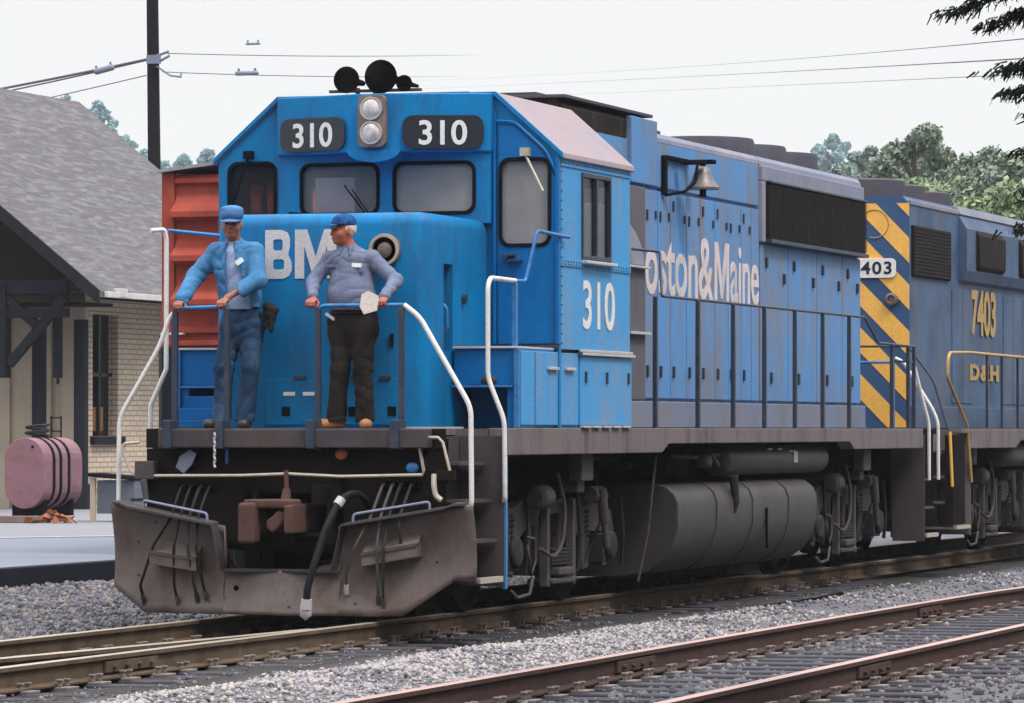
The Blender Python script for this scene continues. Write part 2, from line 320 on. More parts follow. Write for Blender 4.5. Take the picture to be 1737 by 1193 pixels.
def setp(o, label=None, cat=None, group=None, kind=None):
    if label: o['label'] = label
    if cat: o['category'] = cat
    if group: o['group'] = group
    if kind: o['kind'] = kind
    return o
def obj(name, mb, mats, parent=None, bevel=0.0, smooth=False, seg=2):
    me = bpy.data.meshes.new(name)
    if isinstance(mb, MB):
        me.from_pydata(mb.v, [], mb.f)
        if any(mb.mi): me.polygons.foreach_set('material_index', mb.mi)
    else:
        me.from_pydata(mb[0], [], mb[1])
    me.update()
    bm = bmesh.new(); bm.from_mesh(me); bmesh.ops.recalc_face_normals(bm, faces=bm.faces)
    bm.to_mesh(me); bm.free()
    for m in ([mats] if isinstance(mats, str) else mats): me.materials.append(MATS[m])
    if smooth:
        me.polygons.foreach_set('use_smooth', [True] * len(me.polygons))
        try: me.set_sharp_from_angle(angle=R(38))
        except Exception: pass
    o = bpy.data.objects.new(name, me); COL.objects.link(o)
    if parent: o.parent = parent
    if bevel:
        b = o.modifiers.new('b', 'BEVEL'); b.width = bevel; b.segments = seg; b.limit_method = 'ANGLE'; b.angle_limit = R(40)
    return o
def thing(name, label, cat, group=None, loc=(0, 0, 0), rz=0):
    o = bpy.data.objects.new(name, None); COL.objects.link(o); o.location = loc; o.rotation_euler = (0, 0, rz); o.empty_display_size = 0.2
    return setp(o, label, cat, group)
def dup_tree(o, parent=None):
    c = o.copy(); COL.objects.link(c); c.parent = parent
    for ch in list(o.children): dup_tree(ch, c)
    return c
def bake(o):
    """apply an object's modifiers to its mesh"""
    dg = bpy.context.evaluated_depsgraph_get(); dg.update()
    me = bpy.data.meshes.new_from_object(o.evaluated_get(dg)); o.modifiers.clear(); o.data = me
def text_mesh(body, u0, u1, v0, v1, bold=0.0, depth=0.006, gap=0.0):
    """letters as solid raised shapes that fill the box u0..u1 x v0..v1; returns (verts, faces) with n along the third axis"""
    cu = bpy.data.curves.new('t', 'FONT'); cu.body = body; cu.offset = bold; cu.extrude = 0.5; cu.resolution_u = 4; cu.space_character = 1.0 + gap
    o = bpy.data.objects.new('t', cu); COL.objects.link(o)
    dg = bpy.context.evaluated_depsgraph_get(); dg.update()
    me = bpy.data.meshes.new_from_object(o.evaluated_get(dg))
    vs = np.array([v.co[:] for v in me.vertices]); fs = [tuple(p.vertices) for p in me.polygons]
    bpy.data.objects.remove(o); bpy.data.curves.remove(cu); bpy.data.meshes.remove(me)
    lo, hi = vs.min(0), vs.max(0)
    u = u0 + (vs[:, 0] - lo[0]) / (hi[0] - lo[0]) * (u1 - u0); v = v0 + (vs[:, 1] - lo[1]) / (hi[1] - lo[1]) * (v1 - v0)
    n = np.where(vs[:, 2] > 0, depth, 0.0)
    return u, v, n, fs
def text_on(name, parent, m, body, kind, u0, u1, v0, v1, at, bold=0.0, depth=0.006, gap=0.0):
    u, v, n, fs = text_mesh(body, u0, u1, v0, v1, bold, depth, gap)
    if kind == 'front': vs = [(a, at - c, b) for a, b, c in zip(u, v, n)]      # faces -Y
    else: vs = [(at + c, a, b) for a, b, c in zip(u, v, n)]                     # faces +X, reads towards +Y
    return obj(name, (vs, fs), m, parent)

# ================================================================== THE BLUE LOCOMOTIVE
L1 = thing('diesel_locomotive', 'bright blue road switcher diesel numbered 310 with two men on its front porch', 'locomotive', loc=(0, 0, 0))
def P(name, mb, m, parent=L1, bevel=0.0, smooth=False, seg=2): return obj(name, mb, m, parent, bevel, smooth, seg)

# frame and deck
mb = MB()
mb.prism([(-1.42, 1.535), (-1.42, 1.315), (3.12, 1.315), (3.34, 1.395), (10.28, 1.395), (10.48, 1.315), (13.78, 1.315), (13.78, 1.535)], 'X', 1.38, 1.535)
mb.prism([(-1.42, 1.535), (-1.42, 1.315), (3.12, 1.315), (3.34, 1.395), (10.28, 1.395), (10.48, 1.315), (13.78, 1.315), (13.78, 1.535)], 'X', -1.535, -1.38)
P('side_sill', mb, 'sill_grime', bevel=0.008)
mb = MB().box(-1.375, 1.375, -1.42, 13.78, 1.47, 1.53).box(-1.1, 1.1, -2.2, -1.425, 1.48, 1.532).box(-1.1, 1.1, 13.785, 14.6, 1.48, 1.532)
P('deck', mb, 'sill_grime')
mb = MB().box(-0.55, 0.55, -2.05, 14.4, 0.95, 1.44).box(-1.0, 1.0, 0.2, 1.9, 0.95, 1.465).box(-1.0, 1.0, 10.6, 12.3, 0.95, 1.465)
P('center_sill', mb, 'black_grime')
for y in (1.04, 11.4):
    P('bolster_bracket', MB().box(1.30, 1.42, y - 0.02, y + 0.32, 1.08, 1.31).box(1.22, 1.36, y + .05, y + 0.25, 0.98, 1.08), 'truck_light', bevel=0.01)
# end plates, anticlimbers, step wells
def end_gear(y, s, nm=L1, dark='pilot_brown'):
    """y plane of the end plate, s=-1 for the front end and +1 for the rear"""
    Y = lambda d: y + s * d
    hole = [(-0.42, 0.55), (0.42, 0.55), (0.42, 1.02), (-0.42, 1.02)]
    mb = MB().plate([(-1.28, 1.37), (1.28, 1.37), (1.28, 0.62), (-1.28, 0.62)], [hole], 'Y', Y(-0.02), Y(0.0))
    mb.box(-1.28, -1.13, Y(-0.01), Y(0.012), 1.375, 1.53).box(1.13, 1.28, Y(-0.01), Y(0.012), 1.375, 1.53)
    P('end_plate', mb, dark, nm)
    P('pilot_brace', MB().box(-1.2, 1.2, Y(-.3), Y(-.12), 1.1, 1.45).box(-.48, .48, Y(-.7), Y(-.1), 0.60, 0.66), 'black_grime', nm)
    for sx in (-1, 1):
        mb = MB()
        mb.box(sx * 1.13, sx * 1.15, Y(-0.72), Y(-0.03), 0.30, 1.47)                 # inner wall of the step well
        mb.box(sx * 1.155, sx * 1.53, Y(-0.74), Y(-0.72), 0.26, 1.47)
        for k, z in enumerate((0.30, 0.62, 0.94, 1.24)):
            mb.box(sx * 1.16, sx * (1.53 - 0.05 * k), Y(-0.70), Y(-0.02), z, z + 0.025)
        P('step_well', mb, 'anticlimber_grime', nm)
        P('step_edge', MB().box(sx * 1.50, sx * 1.545, Y(-0.66), Y(-0.08), 0.30, 0.345), 'fitting_brass', nm)
end_gear(-2.2, -1); end_gear(14.6, 1)
P('anticlimber', MB().box(-1.12, 1.17, -2.36, -2.205, 1.375, 1.53), 'anticlimber_grime', bevel=0.012)
P('rear_anticlimber', MB().box(-1.12, 1.12, 14.605, 14.76, 1.375, 1.53), 'anticlimber_grime', bevel=0.012)
P('step_corner_strip', MB().box(1.51, 1.545, -1.475, -1.43, 0.24, 1.31), 'blue_rail')
P('deck_edge_strip', MB().box(0.9, 1.42, -2.19, -2.17, 1.531, 1.545), 'silver')

# coupler, hoses, uncoupling lever
cp = P('coupler', MB().prism([(-0.27, -2.72), (-0.27, -2.50), (-0.14, -2.32), (-0.10, -1.9), (0.10, -1.9), (0.12, -2.34), (0.17, -2.42), (0.17, -2.70), (0.11, -2.74), (0.08, -2.46), (-0.12, -2.46), (-0.13, -2.74)], 'Z', 0.70, 0.93), 'coupler_rust', bevel=0.02, seg=3)
obj('guard_arm', MB().box(-0.275, -0.13, -2.76, -2.60, 0.62, 0.945), 'coupler_rust', cp, 0.03, seg=3)
obj('coupler_top', MB().prism([(-.25, -2.70), (.14, -2.72), (.17, -2.5), (.10, -2.36), (-.12, -2.36), (-.26, -2.5)], 'Z', .90, .97), 'coupler_rust', cp, .025, seg=3)
obj('knuckle', MB().prism([(-0.05, .74), (-.06, .80), (.0, .84), (.04, .885), (.10, .87), (.11, .80), (.05, .745), (.0, .70)], 'Y', -2.70, -2.50), 'coupler_rust', cp, 0.02, seg=3)
obj('coupler_pocket', MB().box(-.125, .105, -2.50, -2.47, .62, .90), 'black_grime', cp)
obj('lock_lifter', MB().cyl((0.02, -2.45, 0.955), (0.02, -2.43, 1.05), 0.045, 0.03).cyl((0.02, -2.43, 1.05), (0.01, -2.42, 1.2), 0.018), 'coupler_rust', cp)
P('draft_pocket', MB().box(-0.30, 0.30, -2.26, -2.19, 0.66, 0.70).box(0.17, 0.42, -2.28, -2.205, 0.92, 1.08).box(-.34, -.30, -2.28, -2.15, .6, 1.04).box(.30, .34, -2.28, -2.15, .6, 1.04), 'pilot_brown', bevel=0.01)
mb = MB().tube([(-1.20, -2.30, 1.15), (-0.4, -2.36, 1.155), (0.02, -2.40, 1.17), (0.45, -2.36, 1.15), (1.12, -2.30, 1.165), (1.13, -2.30, 1.2), (1.085, -2.30, 1.43), (1.12, -2.30, 1.46), (1.25, -2.30, 1.46), (1.29, -2.30, 1.42), (1.35, -2.30, 1.19)], 0.013, 8)
P('uncoupling_lever', mb, 'fitting_brass', smooth=True)
P('lever_bracket', MB().box(1.24, 1.38, -2.33, -2.22, 1.12, 1.20).box(-.42, -.36, -2.35, -2.22, 1.10, 1.17).box(0.36, 0.41, -2.35, -2.22, 1.09, 1.16), 'pilot_brown', bevel=0.01)
P('lever_hook', MB().tube([(1.23, -2.34, 1.17), (1.235, -2.36, 1.08), (1.25, -2.36, 1.0), (1.30, -2.36, 0.965)], 0.022, 8, 0.04), 'fitting_brass', smooth=True)
mb = MB().tube([(-1.30, -2.30, 1.42), (-1.44, -2.30, 1.41), (-1.45, -2.30, 1.35), (-1.38, -2.30, 1.18), (-1.26, -2.3, 1.14)], 0.013, 8, .04)
P('lever_handle', mb, 'fitting_brass', smooth=True)
P('angle_cock', MB().box(-1.34, -1.17, -2.32, -2.22, 1.12, 1.27).cyl((-1.25, -2.34, 1.12), (-1.22, -2.35, 0.93), .028, .022), 'truck_light', bevel=.01)
P('glad_hand_plate', MB().prism([(-1.0, 1.22), (-0.93, 1.17), (-0.86, 1.24), (-0.82, 1.33), (-0.88, 1.36), (-0.96, 1.31)], 'Y', -2.27, -2.25), 'closure_grey')
for x, z, m in ((0.42, 1.325, 'leaf_litter'), (1.02, 1.22, 'blue_rail')):
    P('hose_plug', MB().ico((x, -2.26, z), (0.055, 0.02, 0.045), 2), m, smooth=True)
# plow: concave curved blade, swept back towards the sides
def plow():
    NX, NZ = 61, 13; V = []; F = []
    def top(x): a = abs(x); return 0.93 if a > 1.40 else 0.755 + (a - 0.48) / 0.95 * 0.16 if a > 0.48 else 0.41
    def bot(x):
        if x < 0: a = -x; return 0.05 if a < 1.22 else 0.05 + (a - 1.22) / 0.31 * 0.20
        return 0.045 if x < 1.02 else 0.06 + (x - 1.02) / 0.34 * 0.25 if x < 1.36 else 0.33
    def yp(x, z): 
        t = (z - 0.05) / 0.85
        return -2.30 - 0.30 * max(0, 1 - abs(x) / 1.54) ** 0.9 + 0.10 * math.sin(math.pi * min(1, t * 0.9)) - 0.05 * t
    xs = sorted(list(np.linspace(-1.53, 1.55, NX)) + [-0.481, -0.479, 0.479, 0.481, 1.361, 1.359])
    NX = len(xs)
    for x in xs:
        zt, zb = top(x), bot(x)
        for k in range(NZ):
            z = zb + (zt - zb) * k / (NZ - 1); V.append((x, yp(x, z), z))
    for i in range(NX - 1):
        for k in range(NZ - 1):
            a = i * NZ + k; F.append((a, a + NZ, a + NZ + 1, a + 1))
    return V, F, yp, top
V_, F_, yp, ptop = plow()
pw = P('snow_plow', (V_, F_), 'plow_steel', smooth=True)
so = pw.modifiers.new('s', 'SOLIDIFY'); so.thickness = 0.022; so.offset = 1
for sx in (-1, 1):
    mb = MB(); xs = np.linspace(0.47, 1.50, 14); q = []
    top_f = [(sx * x, yp(sx * x, .85) - 0.13 + 0.03 * (x > 1.45), ptop(sx * x) + 0.004 - .012) for x in xs]; top_b = [(sx * x, yp(sx * x, .85) + 0.03, ptop(sx * x) + 0.004) for x in xs]
    vs = top_f + top_b + [(a, b, c + .018) for a, b, c in top_f] + [(a, b, c + .018) for a, b, c in top_b]; n = len(xs); fs = []
    for i in range(n - 1):
        fs += [(i, i + 1, n + i + 1, n + i), (2 * n + i, 3 * n + i, 3 * n + i + 1, 2 * n + i + 1), (i, 2 * n + i, 2 * n + i + 1, i + 1), (n + i, n + i + 1, 3 * n + i + 1, 3 * n + i)]
    fs += [(0, n, 3 * n, 2 * n), (n - 1, 2 * n - 1 - 0 * n, 4 * n - 1, 3 * n - 1)]
    mb.add(vs, fs); obj('plow_top_flange', mb, 'anticlimber_grime', pw)
    a = sx * 0.62; b = sx * 1.22
    ya, yb_ = yp(a, .8) - 0.06, yp(b, .8) - 0.06
    obj('plow_grab_iron', MB().tube([(a, ya, ptop(a)), (a, ya, ptop(a) + 0.075), (b, yb_, ptop(b) + 0.075), (b, yb_, ptop(b))], 0.011, 7, 0.03), 'closure_grey', pw, smooth=True)
    x0, x1 = (0.70, 1.14); z0 = 0.39 if sx < 0 else 0.44
    pts = []
    for x in (x0, x1):
        y = yp(sx * x, z0 + .05); dz = (x - x0) * (0.18 if sx > 0 else 0.12)
        pts += [(sx * x, y + .02, z0 - .0 + dz), (sx * x, y - .17, z0 + dz), (sx * x, y - .17, z0 + .10 + dz), (sx * x, y + .03, z0 + .25 + dz)]
    obj('plow_step', MB().add(pts, [(0, 1, 2, 3), (4, 7, 6, 5), (0, 4, 5, 1), (1, 5, 6, 2), (2, 6, 7, 3), (3, 7, 4, 0)]), 'plow_steel', pw, 0.006)
    obj('plow_step_lip', MB().add([(p[0], p[1] + dy, p[2] + dz) for dy, dz in ((-.012, -.015), (-.012, .012), (.03, .012), (.03, -.015)) for p in (pts[2], pts[6])],
        [(0, 1, 3, 2), (2, 3, 5, 4), (4, 5, 7, 6), (6, 7, 1, 0), (0, 2, 4, 6), (1, 7, 5, 3)]), 'truck_light', pw)
obj('plow_pocket_rim', MB().box(-0.49, 0.49, yp(0, .41) - 0.02, yp(0, .41) + 0.05, 0.385, 0.415), 'anticlimber_grime', pw, 0.005)
for bx_, bz_ in ((-1.3, .62), (-1.3, .35), (1.25, .72), (1.25, .48), (.1, .12), (.62, .15), (-.62, .15), (-.9, .15), (-1.12, .78)):
    obj('plow_rivet', MB().ico((bx_, yp(bx_, bz_) - .026, bz_), (.014, .008, .014), 1), 'truck_light', pw)
obj('plow_bolt', MB().cyl((-.38, yp(-.38, .26) - .03, .26), (-.38, yp(-.38, .26) + .03, .26), .022), 'black_grime', pw)
# multiple-unit hoses
def hose(pts, r=0.014, m='rubber_black', end='fitting_brass', el=0.07, rr=0.03):
    h = P('air_hose', MB().tube(pts, r, 8, rr), m, smooth=True)
    p, q = Vector(pts[-2]), Vector(pts[-1]); d = (q - p).normalized()
    obj('glad_hand', MB().cyl(q - d * .02, q + d * el * .5, r * 1.5, r * 1.7, 8).ico(q + d * el * .7, (r * 1.9, r * 1.5, r * 2.3), 1), end, h, smooth=True)
for i, (xt, xb, zb) in enumerate(((-0.94, -1.24, 0.17), (-0.86, -0.92, 0.17), (-0.78, -0.74, 0.20), (-0.70, -0.66, 0.22))):
    yb = yp(xb, .3) - 0.08
    hose([(xt, -2.20, 1.06), (xt, -2.28, 1.07), (xt, -2.36, 1.0), (xt - .02, -2.45 - .1 * (1 - abs(xt)), .82), ((xt + xb) / 2 - .01, yp(xb, .7) - .16, .6), (xb, yb - .04, zb + .1), (xb + .01, yb, zb)], 0.0125, 'rubber_black' if i != 2 else 'truck_steel', 'truck_light' if i % 2 else 'boot_black')
for i, (xt, xb, zb) in enumerate(((0.78, 0.57, 0.28), (0.86, 0.82, 0.20), (0.93, 0.86, 0.17), (1.02, 1.0, 0.55))):
    yb = yp(xb, .3) - 0.08
    hose([(xt, -2.20, 1.08), (xt, -2.28, 1.09), (xt, -2.36, 1.02), (xt - .02, -2.50, .84), ((xt + xb) / 2 - .01, yp(xb, .7) - .16, .6 + (zb > .4) * .15), (xb, yb - .04, zb + .1), (xb - .01, yb, zb)], 0.0125, 'truck_light' if i in (0, 1) else 'truck_steel', 'silver' if i == 0 else 'truck_light')
P('hose_manifold', MB().box(-1.0, -0.64, -2.24, -2.20, 1.03, 1.09).box(.72, 1.08, -2.24, -2.20, 1.05, 1.11), 'black_grime', bevel=.01)
hose([(0.62, -2.15, 0.85), (0.64, -2.30, 0.98), (0.58, -2.42, 1.03), (0.50, -2.52, 0.96), (0.44, -2.66, .75), (0.38, -2.78, .45), (0.335, -2.80, .27), (0.325, -2.79, 0.17)], 0.030, 'rubber_black', 'silver', 0.12, .06)
P('hose_clamp', MB().cyl((0.515, -2.505, .975), (0.49, -2.54, .925), .040, n=12), 'silver')
mb = MB()
for k in range(9): mb.cyl((-0.615 + 0.01 * (k % 2), -2.40, 1.50 - k * 0.032), (-0.605 - 0.01 * (k % 2), -2.40, 1.475 - k * 0.032), 0.011, n=6)
P('safety_chain', mb, 'silver')

# porch hand rails (front and rear)
def rail(name, pts, m, r=0.0165, rr=0.07): return P(name, MB().tube(pts, r, 10, rr), m, smooth=True)
rail('porch_handrail', [(-0.58, -2.2, 1.25), (-0.58, -2.2, 2.515), (-1.00, -2.2, 2.505)], 'blue_rail')
rail('porch_handrail', [(0.20, -2.2, 1.54), (0.20, -2.2, 2.515), (0.93, -2.2, 2.515)], 'blue_rail')
for x, z in ((-1.03, 2.50), (-0.58, 2.50), (0.20, 2.5), (0.91, 2.5)):
    st = P('handrail_stanchion', MB().box(x - .022, x + .022, -2.225, -2.18, 1.36, z).box(x - .035, x + .035, -2.39, -2.2, 1.37, 1.60), 'navy_rail', bevel=.006)
rail('corner_handrail', [(-1.00, -2.2, 2.505), (-1.08, -2.2, 2.44), (-1.17, -2.21, 2.19), (-1.51, -2.23, 1.62), (-1.51, -2.24, 0.90)], 'white_rail', 0.019, .10)
rail('corner_handrail', [(0.93, -2.2, 2.515), (1.06, -2.2, 2.42), (1.50, -2.23, 1.70), (1.51, -2.24, 0.93), (1.46, -2.2, 0.87)], 'white_rail', 0.021, .08)
rail('step_handrail', [(1.42, -0.85, 2.745), (1.40, -1.44, 2.75), (1.40, -1.50, 2.68), (1.40, -1.50, 1.94), (1.54, -1.50, 1.60), (1.545, -1.50, 0.96), (1.50, -1.42, .92)], 'white_rail', 0.020, .07)
rail('cab_handrail', [(1.42, -0.85, 2.745), (1.43, -0.60, 2.75), (1.50, -0.50, 3.17), (1.58, 0.12, 3.14)], 'blue_rail', 0.016, .04)
rail('step_handrail', [(-1.49, -1.62, 3.165), (-1.41, -1.52, 3.175), (-1.40, -1.50, 3.10), (-1.40, -1.50, 2.02), (-1.54, -1.50, 1.72), (-1.545, -1.50, 0.98), (-1.50, -1.42, .92)], 'white_rail', 0.020, .02)
rail('cab_handrail', [(-1.40, -1.47, 3.17), (-1.0, -0.9, 3.13), (-0.90, -0.9, 3.09)], 'blue_rail', 0.016, .04)
P('handrail_stanchion', MB().box(1.40, 1.44, -0.88, -0.83, 1.42, 2.73), 'blue_rail', bevel=.006)
P('handrail_stanchion', MB().box(-1.44, -1.40, -1.30, -1.26, 1.42, 2.45), 'navy_rail', bevel=.006)
# walkway handrail on the visible side and the far side
for sx in (1, -1):
    rail('walkway_handrail', [(sx * .98, 4.05, 3.17), (sx * 1.1, 4.2, 3.16), (sx * 1.45, 4.35, 2.735), (sx * 1.47, 11.2, 2.735), (sx * 1.47, 11.9, 2.46), (sx * 1.40, 13.6, 2.45)] if sx < 0 else
         [(.98, 4.02, 3.20), (1.20, 4.20, 3.18), (1.45, 3.40, 2.74), (1.47, 11.2, 2.735), (1.47, 11.85, 2.47), (1.47, 13.62, 2.46)], 'navy_rail', 0.014, .05)
    for y in (3.11, 4.54, 5.8, 6.98, 8.19, 9.35, 10.51, 12.5, 13.3):
        zt = 2.73 if y < 11 else 2.46
        P('walkway_stanchion', MB().prism([(y - .022, 1.40), (y + .03, 1.40), (y + .03, 2.2), (y + .012, zt), (y - .012, zt), (y - .022, 2.2)], 'X', sx * 1.45, sx * 1.49), 'navy_rail', bevel=.005)
P('porch_handrail', MB().tube([(-1.0, 14.6, 2.3), (1.0, 14.6, 2.3)], .016).cyl((1.0, 14.6, 1.5), (1.0, 14.6, 2.3), .016).cyl((-1.0, 14.6, 1.5), (-1.0, 14.6, 2.3), .016), 'blue_rail')
P('walkway_stanchion', MB().box(1.42, 1.46, 13.70, 13.74, 1.4, 2.46).box(1.35, 1.46, 13.2, 13.6, 2.28, 2.30), 'navy_rail')
rail('corner_handrail', [(1.02, 14.6, 2.35), (1.12, 14.6, 2.3), (1.46, 14.62, 1.75), (1.52, 14.62, 1.6), (1.52, 14.62, 0.95)], 'white_rail', 0.020, .07)
rail('step_handrail', [(1.40, 13.86, 2.4), (1.40, 13.86, 2.30), (1.50, 14.0, 1.78), (1.54, 14.05, 1.6), (1.54, 14.05, 0.95)], 'white_rail', 0.020, .07)

# short hood (nose)
nose = P('nose', MB().box(-0.92, 0.92, -1.6, 0.0, 1.40, 3.29), 'blue_paint')
b = nose.modifiers.new('b', 'BEVEL'); b.width = 0.11; b.segments = 6; b.limit_method = 'ANGLE'
cut = obj('cut', MB().box(0.83, 1.2, -1.20, -0.97, 2.16, 2.88).box(0.5, .5, 0, 0, 0, 0), 'blue_paint')
bo = nose.modifiers.new('c', 'BOOLEAN'); bo.operation = 'DIFFERENCE'; bo.object = cut; bo.solver = 'EXACT'
bake(nose); bpy.data.objects.remove(cut)
nose.data.polygons.foreach_set('use_smooth', [True] * len(nose.data.polygons))
try: nose.data.set_sharp_from_angle(angle=R(30))
except Exception: pass
obj('nose_recess_handle', MB().tube([(0.84, -1.17, 2.60), (0.93, -1.16, 2.52), (0.93, -1.14, 2.35), (0.84, -1.13, 2.28)], 0.016, 8, .03), 'blue_rail', nose, smooth=True)
obj('nose_recess_panel', MB().box(0.815, 0.84, -1.19, -0.98, 2.17, 2.87), 'navy_rail', nose)
mb = MB()
for x0, x1, z0, z1 in ((-0.48, 0.0, 1.56, 1.935), (0.02, 0.30, 1.56, 1.935), (0.32, 0.74, 1.56, 1.935)): mb.box(x0, x1, -1.612, -1.59, z0, z1)
obj('nose_lower_hatch', mb, 'blue_paint', nose, 0.004)
for x in (-0.30, 0.28, 0.62): obj('drain_hole', MB().box(x - .035, x + .035, -1.618, -1.60, 1.635, 1.71), 'gasket', nose)
for x in (-0.27, -0.10): obj('data_plate', MB().box(x - .05, x + .05, -1.618, -1.60, 1.80, 1.83), 'white_digit', nose)
for x in (-0.18, 0.56, 0.30): obj('hatch_hinge', MB().box(x - .05, x + .05, -1.625, -1.60, 1.93, 1.96), 'navy_rail', nose, .004)
obj('sand_latch', MB().box(0.60, 0.63, -1.62, -1.60, 2.20, 2.30), 'gasket', nose)
obj('nose_bolt', MB().cyl((.92, -.72, 2.62), (.96, -.72, 2.62), .025, n=8).box(.92, .955, -.75, -.70, 2.56, 2.62), 'navy_rail', nose)
nl = obj('nose_gong', MB().lathe((0.56, -1.59, 2.98), (0, -1, 0), [(0, .135), (.05, .135), (.055, .12), (.03, .11), (.03, .085), (.045, .05), (.05, 0.01)], 28), 'lamp_housing', nose, smooth=True)
obj('gong_ring', MB().lathe((0.56, -1.59, 2.98), (0, -1, 0), [(0.04, .13), (.065, .128), (.065, .105), (.04, .10)], 28), 'fitting_brass', nl, smooth=True)
# BM letters: plain heavy block letters
def letter_B(mb, x0, x1, z0, z1, y0, y1):
    w, h = x1 - x0, z1 - z0; zm = z0 + h * .5; r = .07
    out = [(x0, z0), (x1 - r, z0), (x1 - .02, z0 + .025), (x1, z0 + r), (x1, zm - .07), (x1 - .03, zm), (x1 - .015, zm + .06), (x1 - .015, z1 - r), (x1 - .035, z1 - .022), (x1 - r - .02, z1), (x0, z1)]
    h1 = rrect(x0 + w * .30, x1 - w * .28, z0 + h * .19, zm - h * .10, .02, 3); h2 = rrect(x0 + w * .30, x1 - w * .33, zm + h * .08, z1 - h * .19, .02, 3)
    mb.plate(out, [h1, h2], 'Y', y0, y1)
mb = MB(); letter_B(mb, -0.485, -0.255, 2.755, 3.155, -1.606, -1.600)
obj('lettering_b', mb, 'lettering_white', nose)
mb = MB().prism([(-.225, 2.755), (-.225, 3.155), (-.12, 3.155), (-.045, 2.93), (.03, 3.155), (.135, 3.155), (.135, 2.755), (.055, 2.755), (.055, 3.02), (-.015, 2.80), (-.075, 2.80), (-.145, 3.02), (-.145, 2.755)], 'Y', -1.606, -1.600)
obj('lettering_m', mb, 'lettering_white', nose)

# cab
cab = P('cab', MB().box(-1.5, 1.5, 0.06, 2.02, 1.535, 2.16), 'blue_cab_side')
def W(x0, x1, z0, z1, r=.07): return rrect(x0, x1, z0, z1, r)
front_o = [(-1.535, 1.535), (1.535, 1.535), (1.535, 3.83), (0.96, 4.35), (-0.96, 4.35), (-1.535, 3.83)]
wl = (-1.43, -1.02, 3.33, 3.80); wdr = (1.03, 1.45, 3.08, 3.79)
hl, hr, hd = W(*wl, .07), W(1.03, 1.45, 3.08, 3.79, .07), None
w1 = (-0.74, -0.06, 3.36, 3.77); w2 = (0.10, 0.80, 3.36, 3.77)
obj('front_wall', MB().plate(front_o, [hl, hr, W(-.80, .86, 3.33, 3.80, .02)], 'Y', -0.0, 0.05), 'blue_paint', cab)
# windshield panel stands a little proud of the wall
obj('windshield_panel', MB().plate([(-0.95, 3.26), (0.95, 3.26), (0.95, 3.86), (-0.95, 3.86)], [W(*w1, .07), W(*w2, .07)], 'Y', -0.075, -0.005), 'blue_paint', cab, 0.004)
def window(x0, x1, z0, z1, y, m, par=cab, r=.07):
    wn = obj('window_pane', MB().prism(rrect(x0 - .005, x1 + .005, z0 - .005, z1 + .005, r), 'Y', y + .028, y + .036), m, par)
    obj('window_gasket', MB().plate(offset_rr(x0, x1, z0, z1, r, .022), [rrect(x0 + .008, x1 - .008, z0 + .008, z1 - .008, r)], 'Y', y - .012, y + .01), 'gasket', wn, 0.003)
    return wn
window(*w1, -.075, 'glass_hazy'); window(*w2, -.075, 'glass_dusty')
window(*wl, 0.0, 'glass_clear')
door = obj('cab_door', MB().plate([(1.0, 2.24), (1.515, 2.24), (1.515, 3.62), (1.40, 3.86), (1.14, 4.08), (1.0, 4.08)], [W(1.03, 1.45, 3.08, 3.79)], 'Y', -0.025, -0.003), 'blue_door', cab, 0.006)
window(*wdr, -.025, 'glass_dusty', door)
obj('door_handle', MB().box(1.05, 1.16, -.07, -.03, 2.98, 3.0).box(1.10, 1.22, -.09, -.03, 2.93, 2.95).cyl((1.08, -.09, 2.97), (1.08, -.03, 2.97), .02), 'navy_rail', door, .004)
obj('door_sill', MB().box(.96, 1.53, -.05, 0, 2.205, 2.235), 'navy_rail', cab)
obj('door_frame_rib', MB().box(1.515, 1.545, -.05, .0, 2.24, 3.80).box(.96, .985, -.04, 0, 2.24, 4.2), 'blue_door', cab, .004)
obj('drip_rail', MB().tube([(0.99, -.03, 4.12), (1.15, -.03, 4.11), (1.42, -.03, 3.87), (1.53, -.03, 3.66)], .014, 6, .05), 'blue_door', cab, smooth=True)
for x, z, x2, z2 in ((1.25, 3.84, 1.42, 3.52), (-1.24, 3.86, -1.38, 3.42)):
    wp = obj('wiper', MB().tube([(x, -.06, z), (x2, -.09, z2)], .012, 6).box(x - .04, x + .04, -.08, -.02, z - .02, z + .05), 'gasket' if x < 0 else 'fitting_brass', cab)
obj('windshield_wiper', MB().box(-.70, -.48, -.14, -.09, 3.325, 3.36).tube([(-.85, -.10, 3.37), (-.5, -.10, 3.35)], .009, 6), 'gasket', cab)
obj('windshield_wiper', MB().tube([(-.35, -.10, 3.60), (-.16, -.10, 3.36)], .007, 6).tube([(-.28, -.10, 3.56), (-.13, -.10, 3.36)], .006, 6), 'gasket', cab)
